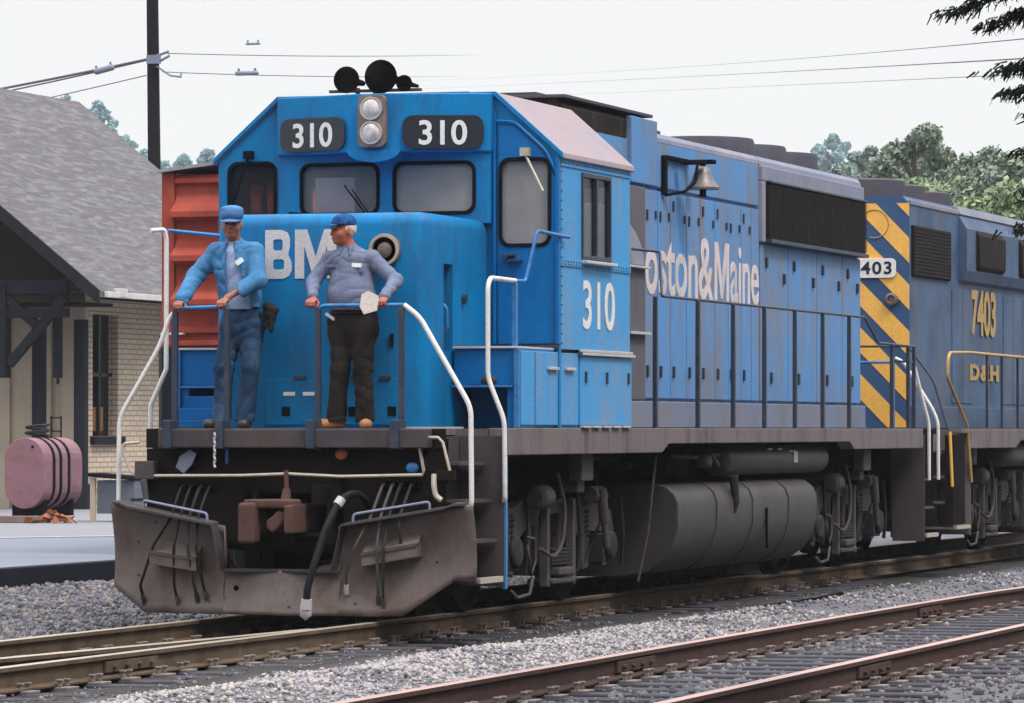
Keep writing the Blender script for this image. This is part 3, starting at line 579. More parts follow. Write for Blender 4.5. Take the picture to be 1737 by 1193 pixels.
# brow with the number boards
brow = obj('number_board_brow', MB().prism([(-0.96, 0.0), (-0.96, -0.10), (-0.20, -0.33), (0.20, -0.33), (0.96, -0.10), (0.96, 0.0)], 'Z', 3.86, 4.355), 'blue_paint', cab, 0.012)
obj('brow_curve', MB().prism([(0.24 * math.cos(R(a)), 3.875 + 0.10 * math.sin(R(a))) for a in range(180, 361, 15)], 'Y', -0.345, -0.1), 'blue_paint', brow, .006)
for sx in (-1, 1):
    a = Vector((sx * 0.235, -0.336, 0)); b2 = Vector((sx * 0.93, -0.125, 0)); 
    if sx < 0: a, b2 = b2, a
    d = (b2 - a); Lh = d.length; d.normalize(); nrm = Vector((d.y, -d.x, 0))
    def mapv(u, v, n): return tuple(a + d * u + nrm * n + Vector((0, 0, v)))
    t = MB(); t.prism(rrect(0.02, Lh - .02, 3.885, 4.165, .09), 'Y', 0, 1)
    nb = obj('number_board', ([mapv(v[0], v[2], 0.004 + 0.012 * v[1]) for v in t.v], t.f), 'board_black', brow)
    u, v, n, fs = text_mesh('310', Lh * .22, Lh * .78 if sx > 0 else Lh * .80, 3.915, 4.125, .018, .004)
    obj('number_digits', ([mapv(p, q, .0175 + r_) for p, q, r_ in zip(u, v, n)], fs), 'white_digit', nb)
hlh = obj('headlight_housing', MB().prism(rrect(-0.125, 0.125, 3.90, 4.34, .06), 'Y', -0.385, -0.30), 'lamp_housing', brow, .012)
for z in (4.225, 4.02):
    hb = obj('headlight', MB().lathe((0, -0.385, z), (0, -1, 0), [(0, .098), (.025, .098), (.025, .085), (.005, .08), (-.03, .05), (-.045, .01)], 24), 'chrome', hlh, smooth=True)
    obj('lens', MB().lathe((0, -0.40, z), (0, -1, 0), [(0, .082), (.012, .07), (.02, .03), (.022, 0.004)], 24), 'lens_frost', hb, smooth=True)
text_on('number_digits', cab, 'white_digit', '310', 'side', .66, 1.60, 2.38, 2.80, 1.536, .012, .006, .02)
# cab side walls, with riveted seams and the sliding window
for sx in (1, -1):
    X0, X1 = (1.535, 1.49) if sx > 0 else (-1.535, -1.49)
    cw = MB().plate([(0.052, 2.20), (2.08, 2.20), (2.08, 3.83), (0.052, 3.83)], [rrect(.64, 1.46, 2.99, 3.70, .02, 2)], 'X', X0, X1); cw.cur = 1
    for i in range(26):
        for z in (2.915, 2.94, 3.77): cw.ico((sx * 1.547, .06 + i * .078, z), .008, 1)
    for i in range(20): cw.ico((sx * 1.538, .06, 2.25 + i * .08), .008, 1)
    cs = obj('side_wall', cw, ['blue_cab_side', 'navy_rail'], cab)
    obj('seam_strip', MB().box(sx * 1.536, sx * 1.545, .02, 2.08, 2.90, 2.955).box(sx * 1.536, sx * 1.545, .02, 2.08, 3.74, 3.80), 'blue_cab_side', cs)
    sw = obj('side_window', MB().plate([(0.625, 2.975), (1.475, 2.975), (1.475, 3.715), (0.625, 3.715)], [rrect(.66, 1.03, 3.01, 3.68, .01, 1), rrect(1.07, 1.44, 3.01, 3.68, .01, 1)], 'X', sx * 1.50, sx * 1.552), 'navy_rail', cs, .004)
    obj('window_pane', MB().box(sx * 1.515, sx * 1.522, .66, 1.44, 3.01, 3.68), 'glass_side' if sx > 0 else 'glass_clear', sw)
    obj('arm_rest', MB().box(sx * 1.54, sx * 1.60, .60, 1.50, 2.935, 2.965), 'silver' if sx > 0 else 'navy_rail', cs, .008)
    obj('lower_lip', MB().box(sx * 1.538, sx * 1.56, .55, 2.10, 2.18, 2.205), 'silver', cs, .004)
mb = MB()   # rear wall, with openings beside the hood
mb.plate([(-1.49, 2.1), (1.49, 2.1), (1.49, 3.83), (0.96, 4.33), (-0.96, 4.33), (-1.49, 3.83)], [rrect(-1.45, -1.20, 2.7, 3.70, .03, 2), rrect(-1.15, -.94, 2.7, 3.70, .03, 2), rrect(1.02, 1.40, 3.0, 3.66, .03, 2)], 'Y', 2.04, 2.08)
obj('rear_wall', mb, 'blue_door', cab)
obj('interior_lining', MB().box(-0.95, 0.95, 1.72, 2.035, 2.17, 4.1).box(-1.48, 1.48, .06, 2.03, 2.165, 2.2), 'interior_grey', cab)
obj('window_card', MB().box(-0.64, -0.28, -.03, -.012, 3.37, 3.67), 'interior_pale', cab, .01)
for x in (-1.0, 1.0):
    st = obj('crew_seat', MB().box(x - .2, x + .2, .95, 1.35, 2.62, 2.74).box(x - .2, x + .2, 1.33, 1.43, 2.74, 3.2).cyl((x, 1.15, 2.2), (x, 1.15, 2.62), .04), 'gasket', cab, .03)
# roof
rp = [(-0.98, 4.365), (-1.565, 3.845), (-1.575, 3.80), (-1.555, 3.795), (-1.54, 3.825), (-0.965, 4.33), (0.965, 4.33), (1.54, 3.825), (1.555, 3.795), (1.575, 3.80), (1.565, 3.845), (0.98, 4.365)]
rf = obj('cab_roof', MB().prism(rp, 'Y', -0.012, 2.12), ['roof_dust'], cab, 0.008)
obj('roof_edge_trim', MB().prism([(p[0] * 1.004, p[1] + .006) for p in rp], 'Y', -.04, -.013), 'blue_paint', rf, .003)
obj('antenna_plate', MB().prism([(-.62, 4.37), (.62, 4.37), (.56, 4.42), (-.56, 4.42)], 'Y', .5, 1.7), 'roof_machinery', rf)
# air horn
hn = P('air_horn', MB().box(-.55, .28, .06, .11, 4.40, 4.425).cyl((-.12, .08, 4.36), (-.12, .08, 4.47), .035).cyl((-.3, .1, 4.36), (-.3, .1, 4.44), .02), 'roof_machinery', L1, .005)
for x, z, r, ln in ((-0.35, 4.50, 0.115, .42), (-0.04, 4.52, 0.145, .55), (0.17, 4.46, .07, .35)):
    y0 = -.05
    obj('horn_bell', MB().lathe((x, y0, z), (0, 1, 0), [(0, r), (.012, r), (.03, r * .82), (.09, r * .55), (.2, r * .32), (ln, r * .2), (ln, .002)], 24).lathe((x, y0 + .001, z), (0, 1, 0), [(0, r * .9), (.06, r * .55), (.1, r * .2), (.1, .001)], 24), 'black_grime', hn, smooth=True)

# side boxes and steps beside the nose
for sx in (1, -1):
    m_s = 'blue_cab_side'
    bb = P('battery_box', MB().box(sx * 0.94, sx * 1.50, -1.0, -.001, 1.89, 2.185).box(sx * .94, sx * 1.50, -.55, -.002, 1.535, 1.885).box(sx * 1.40, sx * 1.505, -1.0, -.551, 1.535, 1.885), 'blue_door', bevel=.006)
    obj('box_tread', MB().box(sx * .94, sx * 1.5, -1.03, -.02, 2.187, 2.205), 'silver', bb, .003)
    obj('box_edge', MB().box(sx * 1.47, sx * 1.51, -1.035, -1.001, 1.54, 2.186).box(sx * .94, sx * 1.46, -1.04, -1.001, 1.87, 1.89), 'blue_rail', bb)
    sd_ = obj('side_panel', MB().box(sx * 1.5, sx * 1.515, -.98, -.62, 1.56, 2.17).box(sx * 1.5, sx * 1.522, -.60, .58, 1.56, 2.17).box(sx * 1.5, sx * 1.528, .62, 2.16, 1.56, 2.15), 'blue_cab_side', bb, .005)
    for y0 in (-.30, .18): obj('panel_grip', MB().box(sx * 1.522, sx * 1.55, y0, y0 + .26, 2.02, 2.045), 'silver', sd_, .004)
    for y0 in (.75, 1.37, 2.03): obj('panel_latch', MB().box(sx * 1.528, sx * 1.545, y0, y0 + .035, 1.92, 2.02), 'navy_rail', sd_, .003)
    obj('door_ledge', MB().box(sx * 1.49, sx * 1.56, .60, 2.18, 2.155, 2.18), 'silver', bb, .005)
    mb = MB()
    for k in range(5): mb.box(sx * 1.52, sx * 1.56, .62 + k * .3, .84 + k * .3, 1.538, 1.556)
    obj('bottom_clips', mb, 'silver', bb, .003)
for k in range(3): P('cab_step', MB().box(-1.38, -.96, -1.42 + .13 * k, -1.05, 1.535, 1.60 + .1 * k), 'blue_door', bevel=.004)
P('flag_bracket', MB().ico((1.25, -1.02, 1.925), (.07, .03, .04), 2), 'coupler_rust', smooth=True)

# long hood
HX = .92
body = P('long_hood', MB().prism([(-HX + .02, 1.535), (HX - .02, 1.535), (HX - .02, 4.23), (.80, 4.335), (-.80, 4.335), (-HX + .02, 4.23)], 'Y', 2.09, 13.28), 'blue_faded')
def HP(name, mb, m, bevel=.004, smooth=False): return obj(name, mb, m, body, bevel, smooth)
# filter compartment behind the cab
HP('air_intake', MB().prism([(-.88, 3.84), (.88, 3.84), (.905, 4.40), (.84, 4.475), (-.84, 4.475), (-.905, 4.40)], 'Y', 2.14, 4.12), 'dark_louver')
HP('intake_roof_plate', MB().box(-.93, .93, 2.10, 4.9, 4.476, 4.505).box(-.6, .6, 2.3, 3.5, 4.506, 4.545), 'roof_machinery')
HP('filter_panel', MB().box(.88, .945, 4.14, 5.0, 3.83, 4.45).box(-.945, -.88, 4.14, 5.0, 3.83, 4.45).box(-.88, .88, 4.2, 4.98, 4.2, 4.46), 'blue_faded', .01)
mb = MB()
for sx in (-1, 1):
    mb.box(sx * (HX - .03), sx * (HX + .01), 5.02, 8.80, 3.825, 4.26)
HP('upper_panel', mb, 'blue_faded', .012)
for y0, y1, m in ((5.02, 8.80, 'hood_edge'), (8.83, 13.30, 'hood_edge')):
    q = [(HX + .012, 4.255), (HX + .005, 4.30), (HX - .03, 4.345), (HX - .10, 4.362), (-HX + .10, 4.362), (-HX + .03, 4.345), (-HX - .005, 4.30), (-HX - .012, 4.255)]
    HP('hood_roof', MB().prism(q, 'Y', y0, y1), m, .004)
HP('radiator_frame', MB().box(HX - .02, HX + .05, 8.83, 13.29, 4.09, 4.25).box(HX - .02, HX + .05, 8.83, 8.95, 3.46, 4.088).box(-HX + .02, -HX - .05, 8.83, 13.29, 4.09, 4.25).box(-HX + .02, -HX - .05, 8.83, 8.95, 3.46, 4.088), 'hood_edge', .012)
for sx in (1, -1):
    HP('radiator_grille', MB().box(sx * .90, sx * (HX + .075), 8.97, 13.26, 3.50, 4.075), 'dark_louver')
    mb = MB()
    for k in range(26): mb.box(sx * (HX + .076), sx * (HX + .084), 8.98, 13.25, 3.51 + k * .0215, 3.516 + k * .0215)
    for k in range(9): mb.box(sx * (HX + .085), sx * (HX + .09), 9.0 + k * .53, 9.01 + k * .53, 3.51, 4.07)
    HP('grille_wires', mb, 'truck_steel', 0)
    HP('grille_frame', MB().box(sx * (HX + .02), sx * (HX + .11), 8.96, 13.28, 3.455, 3.495).box(sx * (HX + .02), sx * (HX + .10), 8.96, 13.28, 4.078, 4.10), 'navy_rail')
# engine room doors
dy = [4.60, 5.05, 5.50, 6.06, 6.56, 7.10, 7.60, 8.10, 8.50, 8.82]
for sx in (1, -1):
    for a, b_ in zip(dy[:-1], dy[1:]):
        d_ = HP('engine_door', MB().box(sx * (HX - .02), sx * (HX + .012), a + .012, b_ - .012, 1.82, 3.79), 'blue_faded', .006)
        if sx > 0 and b_ - a > .35:
            zz = 3.62 if int(a * 10) % 2 else 3.50
            obj('door_latch', MB().box(HX + .012, HX + .03, a + .06, a + .09, zz, zz + .10).box(HX + .012, HX + .03, b_ - .10, b_ - .07, zz - .10 + (.12 if zz < 3.6 else 0), zz + (.1 if zz < 3.6 else -.02)).box(HX + .012, HX + .035, a + .06, a + .10, 2.02, 2.13), 'navy_rail', d_, .004)
    dz = [8.85, 10.0, 11.25, 12.4, 13.27]
    for a, b_ in zip(dz[:-1], dz[1:]):
        d_ = HP('equipment_door', MB().box(sx * (HX - .02), sx * (HX + .012), a + .012, b_ - .012, 1.82, 3.44), 'blue_faded', .006)
        if sx > 0: obj('door_latch', MB().box(HX + .012, HX + .04, a + .2, a + .25, 3.2, 3.31).box(HX + .012, HX + .04, b_ - .22, b_ - .17, 3.05, 3.16).box(HX + .012, HX + .035, a + .4, a + .45, 2.0, 2.12), 'navy_rail', d_, .004)
    HP('generator_panel', MB().box(sx * (HX - .02), sx * (HX + .03), 2.15, 4.58, 1.80, 3.80), 'grey_soot', .01)
    HP('panel_ledge', MB().box(sx * (HX + .03), sx * (HX + .09), 2.15, 4.56, 3.03, 3.05).box(sx * (HX + .03), sx * (HX + .09), 3.9, 4.57, 2.41, 2.435), 'silver')
    HP('hood_foot', MB().box(sx * (HX - .02), sx * (HX + .06), 2.15, 13.3, 1.54, 1.79), 'blue_dusty', .008)
mb = MB().box(.93, 1.36, 2.14, 4.03, 2.2, 2.215)
# turbo duct, a rounded hump just behind the cab
HP('duct_cover', MB().prism([(3.0 + 1.55 * math.cos(R(a)), 3.06 + .52 * math.sin(R(a))) for a in range(0, 181, 12)], 'X', HX - .01, HX + .033), 'hood_edge', .01)
text_on('side_lettering', body, 'lettering_dusty', 'oston&', 'side', 4.62, 7.02, 2.80, 3.41, HX + .012, .014, .005, -.02)
obj('lettering_m', MB().prism([(7.07, 2.81), (7.07, 3.39), (7.21, 3.39), (7.345, 3.02), (7.48, 3.39), (7.62, 3.39), (7.62, 2.81), (7.52, 2.81), (7.52, 3.19), (7.385, 2.83), (7.305, 2.83), (7.17, 3.19), (7.17, 2.81)], 'X', HX + .012, HX + .017), 'lettering_dusty', body)
text_on('side_lettering', body, 'lettering_dusty', 'aine', 'side', 7.67, 8.79, 2.80, 3.37, HX + .012, .014, .005, -.02)
for y in (9.8, 11.15, 12.55):
    fn = HP('radiator_fan', MB().lathe((0, y, 4.36), (0, 0, 1), [(0, .60), (.20, .60), (.235, .585), (.24, .54), (.20, .50), (.20, .02)], 32), 'roof_machinery', 0, True)
    mb = MB()
    for k in range(6): a = R(30 * k); c_, s_ = math.cos(a) * .52, math.sin(a) * .52; mb.cyl((-c_, y - s_, 4.585), (c_, y + s_, 4.585), .012, n=5)
    obj('fan_guard', mb, 'navy_rail', fn)
HP('exhaust_hatch', MB().box(-.55, .55, 6.3, 8.4, 4.364, 4.40).lathe((0, 7.3, 4.40), (0, 0, 1), [(0, .3), (.12, .3), (.13, .2), (.13, .01)], 20), 'roof_machinery')
HP('lifting_eye', MB().tube([(.7, 12.9, 4.36), (.7, 12.9, 4.43), (.7, 13.05, 4.43), (.7, 13.05, 4.36)], .012, 6).tube([(.7, 13.15, 4.36), (.7, 13.15, 4.41), (.7, 13.25, 4.41), (.7, 13.25, 4.36)], .012, 6).tube([(.7, 5.1, 4.36), (.7, 5.1, 4.44), (.7, 5.13, 4.44)], .01, 6), 'roof_machinery', 0)
HP('rear_lamp', MB().cyl((0, 13.28, 4.0), (0, 13.36, 4.0), .13).cyl((0.3, 13.28, 4.0), (0.3, 13.36, 4.0), .09), 'lamp_housing')
# bell on its bracket
bl = P('bell', MB().lathe((1.17, 5.80, 3.84), (0, 0, 1), [(0, .165), (.02, .165), (.05, .135), (.10, .105), (.16, .085), (.20, .07), (.225, .03), (.23, .004)], 28), 'bell_bronze', smooth=True)
obj('bell_bracket', MB().box(.93, .98, 5.17, 5.24, 3.76, 4.14).box(.93, .98, 5.242, 6.12, 4.105, 4.145).box(.992, 1.23, 5.60, 5.72, 4.075, 4.105).box(.992, 1.23, 5.95, 6.08, 4.10, 4.14), 'gasket', bl, .008)
obj('bell_arm', MB().tube([(1.17, 5.62, 4.09), (1.17, 5.56, 4.0), (1.17, 5.55, 3.9), (1.1, 5.40, 3.80), (.95, 5.25, 3.76)], .014, 8, .04).tube([(1.17, 5.8, 4.05), (1.17, 5.8, 4.12)], .03, 8), 'gasket', bl, smooth=True)
obj('clapper', MB().cyl((1.17, 5.80, 3.77), (1.17, 5.80, 3.86), .035, .03), 'gasket', bl)

# fuel tank, reservoirs, pipes
tp = [(1.0, 1.02), (1.22, 1.02), (1.33, 1.0), (1.41, .93), (1.445, .84), (1.445, .62), (1.40, .45), (1.30, .30), (1.15, .20), (.9, .16)]
tp = tp + [(-x, z) for x, z in tp[::-1]]
ft = P('fuel_tank', MB().prism(tp, 'Y', 3.95, 9.2), 'tank_grime', bevel=.02, smooth=True, seg=3)
for y in (5.27, 6.6, 8.0):
    q = [(x * 1.004 + (.006 if x > 0 else -.006), z + (.006 if z > .6 else -.006)) for x, z in tp]; obj('tank_band', MB().prism(q, 'Y', y, y + .035), 'tank_grime', ft, .003)
obj('filler_pipe', MB().cyl((1.46, 5.95, .80), (1.44, 5.92, 1.08), .035, .045, 10).cyl((1.45, 5.94, .72), (1.46, 5.95, .82), .012, .03, 8), 'truck_steel', ft, smooth=True)
obj('sight_glass', MB().box(1.447, 1.46, 7.1, 7.16, .35, .75), 'black_grime', ft)
ar = P('air_reservoir', MB().lathe((1.24, 5.93, 1.225), (0, 1, 0), [(0, .01), (.02, .08), (.06, .13), (.12, .15), (4.0, .15), (4.06, .13), (4.11, .07), (4.12, .01)], 24), 'tank_grime', smooth=True)
obj('reservoir_paint_mark', MB().box(1.386, 1.396, 8.45, 8.6, 1.19, 1.30).box(1.36, 1.372, 8.35, 8.6, 1.29, 1.315).box(1.345, 1.36, 7.55, 7.7, 1.32, 1.335).box(1.345, 1.36, 7.95, 8.1, 1.32, 1.335), 'lettering_white', ar)
P('pipe_valve', MB().cyl((1.3, 5.15, 1.22), (1.42, 5.2, 1.22), .055).tube([(1.40, 5.25, 1.30), (1.42, 5.45, 1.18)], .018, 6).tube([(1.3, 4.2, 1.28), (1.3, 5.1, 1.26), (1.3, 5.9, 1.28)], .02, 6), 'truck_light', smooth=True)
P('slack_rod', MB().tube([(1.42, 3.30, 1.28), (1.44, 2.98, .60), (1.42, 2.72, .16)], .013, 7), 'truck_steel', smooth=True)
P('under_pipes', MB().tube([(1.1, 2.5, 1.2), (1.1, 4, 1.18), (1.1, 9.8, 1.18)], .03, 6).tube([(1.2, -.9, 1.28), (1.2, 2.6, 1.26)], .022, 6).box(.9, 1.3, 4.1, 4.7, 1.1, 1.36).box(.6, 1.2, 9.3, 10.1, 1.0, 1.36), 'black_grime')

# trucks
def truck(yc, name='truck', par=L1):
    t = obj(name, MB().box(-1.0, 1.0, yc - .35, yc + .35, .50, .92), 'black_grime', par, .02)
    for sx in (1, -1):
        x0, x1 = sx * 1.00, sx * 1.12
        # cast side frame: high over the journals, dropped in the middle
        o = [(-1.95, .62), (-1.85, .80), (-1.45, .90), (-1.0, .86), (-.75, .92), (.75, .92), (1.0, .86), (1.45, .90), (1.85, .80), (1.95, .62), (1.78, .56), (1.72, .30), (1.58, .30), (1.56, .62), (1.18, .62), (1.16, .30), (1.0, .28), (.92, .55),
             (.60, .70), (.42, .70), (.36, .36), (-.36, .36), (-.42, .70), (-.60, .70), (-.92, .55), (-1.0, .28), (-1.16, .30), (-1.18, .62), (-1.56, .62), (-1.58, .30), (-1.72, .30), (-1.78, .56)]
        hole = [(-.28, .40), (.28, .40), (.30, .80), (-.30, .80)]
        fr = obj('side_frame', MB().plate([(yc + a, b) for a, b in o], [[(yc + a, b) for a, b in hole]], 'X', x0, x1), 'truck_light', t, .02, seg=3)
        obj('spring_plank', MB().box(sx * 1.02, sx * 1.26, yc - .34, yc + .34, .20, .25).box(sx * 1.10, sx * 1.28, yc - .22, yc + .22, .27, .34), 'truck_light', fr, .015)
        for dy_ in (-.37, .37):
            obj('swing_hanger', MB().prism([(yc + dy_ - .05, .18), (yc + dy_ + .05, .18), (yc + dy_ + .035, .92), (yc + dy_ - .035, .92)], 'X', sx * 1.16, sx * 1.23), 'truck_light', fr, .01)
        mb = MB()
        for k in range(5): mb.box(sx * 1.125, sx * 1.23, yc - .30 + .01 * k, yc + .30 - .01 * k, .36 + .03 * k, .383 + .03 * k)
        obj('leaf_spring', mb, 'truck_steel', fr, .004)
        for dy_ in (-1.37, 1.37):
            jb = obj('journal_box', MB().box(sx * 1.03, sx * 1.24, yc + dy_ - .15, yc + dy_ + .15, .34, .60).lathe((sx * 1.24, yc + dy_, .50), (sx, 0, 0), [(0, .135), (.03, .135), (.05, .11), (.06, .03), (.065, .004)], 18), 'truck_steel', fr, .02)
            for e in (-.30, .30):
                pts = [(sx * 1.08 + .055 * math.cos(k * .9), yc + dy_ + e + .055 * math.sin(k * .9), .58 + k * .0063) for k in range(36)]
                obj('coil_spring', MB().tube(pts, .014, 5), 'truck_steel', fr, smooth=True)
        for dy_, s2 in ((-.56, -1), (1.02, 1)):
            bc = obj('brake_cylinder', MB().lathe((sx * 1.22, yc + dy_ - .17, .95), (0, 1, 0), [(0, .01), (0, .07), (.03, .105 if s2 < 0 else .075), (.26, .105 if s2 < 0 else .075), (.29, .08), (.30, .01)], 20).cyl((sx * 1.22, yc + dy_ + .17, .95), (sx * 1.22, yc + dy_ + .34, .93), .025, n=8), 'truck_light', fr, smooth=True)
        for dy_ in (-.72, .72, -2.0, 2.0):
            z0 = .30
            obj('brake_hanger', MB().tube([(sx * 1.15, yc + dy_, .95), (sx * 1.17, yc + dy_ * 1.03, .6), (sx * 1.14, yc + dy_ * 1.05, z0)], .022, 6).box(sx * .72, sx * .85, yc + dy_ * 1.05 - .05, yc + dy_ * 1.05 + .05, .35, .75), 'truck_steel', fr)
        obj('truck_hose', MB().tube([(sx * 1.28, yc - .28, 1.15), (sx * 1.31, yc - .14, .85), (sx * 1.30, yc - .18, .55), (sx * 1.29, yc - .42, .42), (sx * 1.26, yc - .72, .52)], .017, 8, .12), 'truck_light', fr, smooth=True)
        obj('sand_pipe', MB().tube([(sx * 1.2, yc + 1.05, 1.1), (sx * 1.25, yc + 1.15, .75), (sx * 1.1, yc + 1.0, .30), (sx * .8, yc + .85, .12)], .016, 6, .05).tube([(sx * 1.2, yc - 1.9, 1.1), (sx * 1.22, yc - 1.9, .6), (sx * .85, yc - 1.95, .14)], .016, 6, .05), 'truck_steel', fr, smooth=True)
        obj('shock_absorber', MB().cyl((sx * 1.30, yc + .95, 1.0), (sx * 1.30, yc + 1.03, .72), .045, n=12).cyl((sx * 1.30, yc + 1.03, .72), (sx * 1.30, yc + 1.10, .48), .03, n=10), 'truck_light', fr, smooth=True)
        obj('frame_link', MB().tube([(sx * 1.26, yc - 1.5, .18), (sx * 1.26, yc - 1.35, .12), (sx * 1.26, yc - 1.0, .14), (sx * 1.26, yc - .92, .28)], .016, 6).tube([(sx * 1.26, yc - 1.06, .55), (sx * 1.26, yc - .95, .30), (sx * 1.26, yc - .84, .42), (sx * 1.26, yc - .86, .6), (sx * 1.26, yc - 1.06, .62)], .014, 6), 'truck_light', fr, smooth=True)
    for dy_ in (-1.37, 1.37):
        ax = obj('axle', MB().cyl((-1.0, yc + dy_, .508), (1.0, yc + dy_, .508), .09), 'wheel_steel', t)
        for sx in (1, -1):
            obj('wheel', MB().lathe((sx * .69, yc + dy_, .508), (sx, 0, 0), [(0, .01), (0, .53), (.03, .535), (.035, .508), (.13, .50), (.135, .44), (.09, .42), (.08, .18), (.14, .15), (.14, .01)], 40), 'wheel_steel', ax, smooth=True)
    return t
truck(1.04); truck(11.4)

# ================================================================== THE SECOND LOCOMOTIVE
L2 = thing('diesel_locomotive', 'darker blue second diesel with yellow striped end coupled behind the first one', 'locomotive', loc=(0, 16.0, 0))
def Q(name, mb, m, parent=L2, bevel=0.0, smooth=False):
    o = obj(name, mb, m, parent, bevel, smooth)
    if parent is L2: o.matrix_parent_inverse = Matrix.Translation((0, -16.0, 0))
    return o
sill = [(15.85, 1.535), (15.85, 1.48), (16.35, 1.48), (16.35, 1.30), (19.0, 1.30), (19.3, 1.39), (27.0, 1.39), (27.3, 1.30), (31, 1.30), (31, 1.535)]
Q('side_sill', MB().prism(sill, 'X', 1.38, 1.535).prism(sill, 'X', -1.535, -1.38), 'sill_grime', bevel=.008)
Q('deck', MB().box(-1.37, 1.37, 16.35, 31, 1.47, 1.53).box(-1.1, 1.1, 15.4, 16.34, 1.47, 1.53).box(-.5, .5, 15.5, 31, .95, 1.46), 'black_grime')
Q('end_plate', MB().box(-1.28, 1.28, 15.40, 15.42, .45, 1.53), 'pilot_brown')
Q('coupler', MB().box(-.15, .15, 14.9, 15.4, .7, .95), 'coupler_rust', bevel=.03)
for sx in (1, -1):
    mb = MB().box(sx * 1.12, sx * 1.14, 15.43, 16.30, .35, 1.47).box(sx * 1.145, sx * 1.53, 16.32, 16.34, .28, 1.53)
    for k, z in enumerate((.36, .66, .96, 1.26)): mb.box(sx * 1.145, sx * (1.53 - .05 * k), 15.44, 16.3, z, z + .025)
    Q('step_well', mb, 'sill_grime')
    Q('step_edge', MB().box(sx * 1.5, sx * 1.55, 15.5, 16.25, .36, .40), 'fitting_brass')
Q('step_side_plate', MB().box(1.42, 1.525, 15.42, 16.05, .42, 1.46), 'pilot_brown', bevel=.01)
body2 = Q('long_hood', MB().prism([(-.87, 1.535), (.87, 1.535), (.87, 4.20), (.78, 4.30), (-.78, 4.30), (-.87, 4.20)], 'Y', 16.02, 31), 'dh_blue', bevel=.02)
# striped end: blue plate with yellow diagonal bands as their own thin plates
end = obj('striped_end', MB().prism([(-.868, 1.54), (.868, 1.54), (.868, 4.20), (.78, 4.298), (-.78, 4.298), (-.868, 4.20)], 'Y', 16.0, 16.018), 'dh_stripe', body2)
def clip(poly, x0, x1, z0, z1):
    def cl(pl, f, g):
        o_ = []
        for i in range(len(pl)):
            a, b = pl[i - 1], pl[i]; fa, fb = f(a), f(b)
            if (fa >= 0) != (fb >= 0): t = fa / (fa - fb); o_.append((a[0] + (b[0] - a[0]) * t, a[1] + (b[1] - a[1]) * t))
            if fb >= 0: o_.append(b)
        return o_
    for f in (lambda p: p[0] - x0, lambda p: x1 - p[0], lambda p: p[1] - z0, lambda p: z1 - p[1]):
        if poly: poly = cl(poly, f, None)
    return poly
for k in range(-4, 9):
    c = 1.83 + .555 * k                   # height of the band's lower edge at the corner x = .868
    s_ = 1.02
    pg = [(-.868, c + s_ * 1.736), (.868, c), (.868, c + .30), (-.868, c + .30 + s_ * 1.736)]
    pg = clip(pg, -.868, .868, 1.55, 4.21)
    if len(pg) > 2: obj('yellow_stripe', MB().prism(pg, 'Y', 15.994, 15.999), 'yellow_paint', end)
nb2 = obj('number_board', MB().prism(rrect(.12, .71, 3.325, 3.555, .06), 'Y', 15.97, 15.992), 'white_digit', end, .004)
text_on('number_digits', nb2, 'board_black', '7403', 'front', .16, .66, 3.365, 3.52, 15.97, .022, .004, .15)
obj('end_lamp', MB().lathe((.66, 15.99, 3.07), (0, -1, 0), [(0, .075), (.05, .075), (.06, .05), (.03, .04), (.03, .01)], 18), 'lamp_housing', end, smooth=True)
obj('end_ring', MB().tube([(.45 + .17 * math.cos(R(a)), 15.99, 3.97 + .17 * math.sin(R(a))) for a in range(-110, 200, 20)], .006, 5), 'yellow_rail', end)
obj('hood_roof_edge', MB().box(.80, .885, 16.03, 31, 4.19, 4.25), 'hood_edge', body2, .01)
for y, r in ((16.9, .60), (18.2, .55), (19.9, .5)):
    obj('radiator_fan', MB().lathe((0, y, 4.30), (0, 0, 1), [(0, r), (.22, r), (.24, r * .9), (.2, r * .85), (.2, .02)], 28), 'roof_machinery', body2, smooth=True)
obj('radiator_grille', MB().box(.86, .91, 16.08, 18.12, 3.35, 3.95), 'dark_louver', body2, .01)
mb = MB()
for k in range(14): mb.box(.911, .918, 16.1, 18.1, 3.37 + k * .042, 3.38 + k * .042)
obj('grille_wires', mb, 'truck_steel', body2)
obj('upper_blister', MB().prism([(.80, 3.30), (.93, 3.38), (.98, 3.50), (.98, 4.02), (.86, 4.22), (.80, 4.26)], 'Y', 18.7, 24), 'dh_blue', body2, .01)
obj('blister_roof', MB().prism([(-.8, 4.26), (.8, 4.26), (.88, 4.235), (.90, 4.20), (.86, 4.30), (-.8, 4.34)], 'Y', 18.7, 24), 'hood_edge', body2, .005)
for y0, y1 in ((19.25, 20.85), (21.9, 23.4)):
    obj('brake_grille', MB().prism([(.97, 3.50), (1.03, 3.56), (1.03, 3.95), (.97, 4.03)], 'Y', y0, y1), 'dark_louver', body2, .02)
text_on('number_digits', body2, 'yellow_rail', '7403', 'side', 19.38, 20.88, 2.70, 3.29, .885, .03, .005, -.02)
text_on('side_lettering', body2, 'yellow_rail', 'D&H', 'side', 19.3, 21.05, 2.14, 2.35, .885, .05, .005, .2)
for y in np.arange(18.3, 30, .62):
    if not 19.2 < y < 21.2: obj('body_door', MB().box(.86, .882, y, y + .59, 1.85, 3.25), 'dh_blue', body2, .006)
obj('hood_foot', MB().box(.86, .93, 16.03, 31, 1.54, 1.80), 'dh_blue', body2, .006)
def rail2(pts, m, r=.017): return Q('handrail', MB().tube(pts, r, 9, .07), m, smooth=True)
rail2([(1.50, 24, 2.42), (1.50, 16.4, 2.44), (1.50, 15.35, 2.42), (1.50, 15.25, 2.36), (1.50, 15.2, 2.13), (1.51, 15.75, 1.83), (1.52, 16.2, 1.57), (1.54, 16.33, .90)], 'yellow_rail', .020)
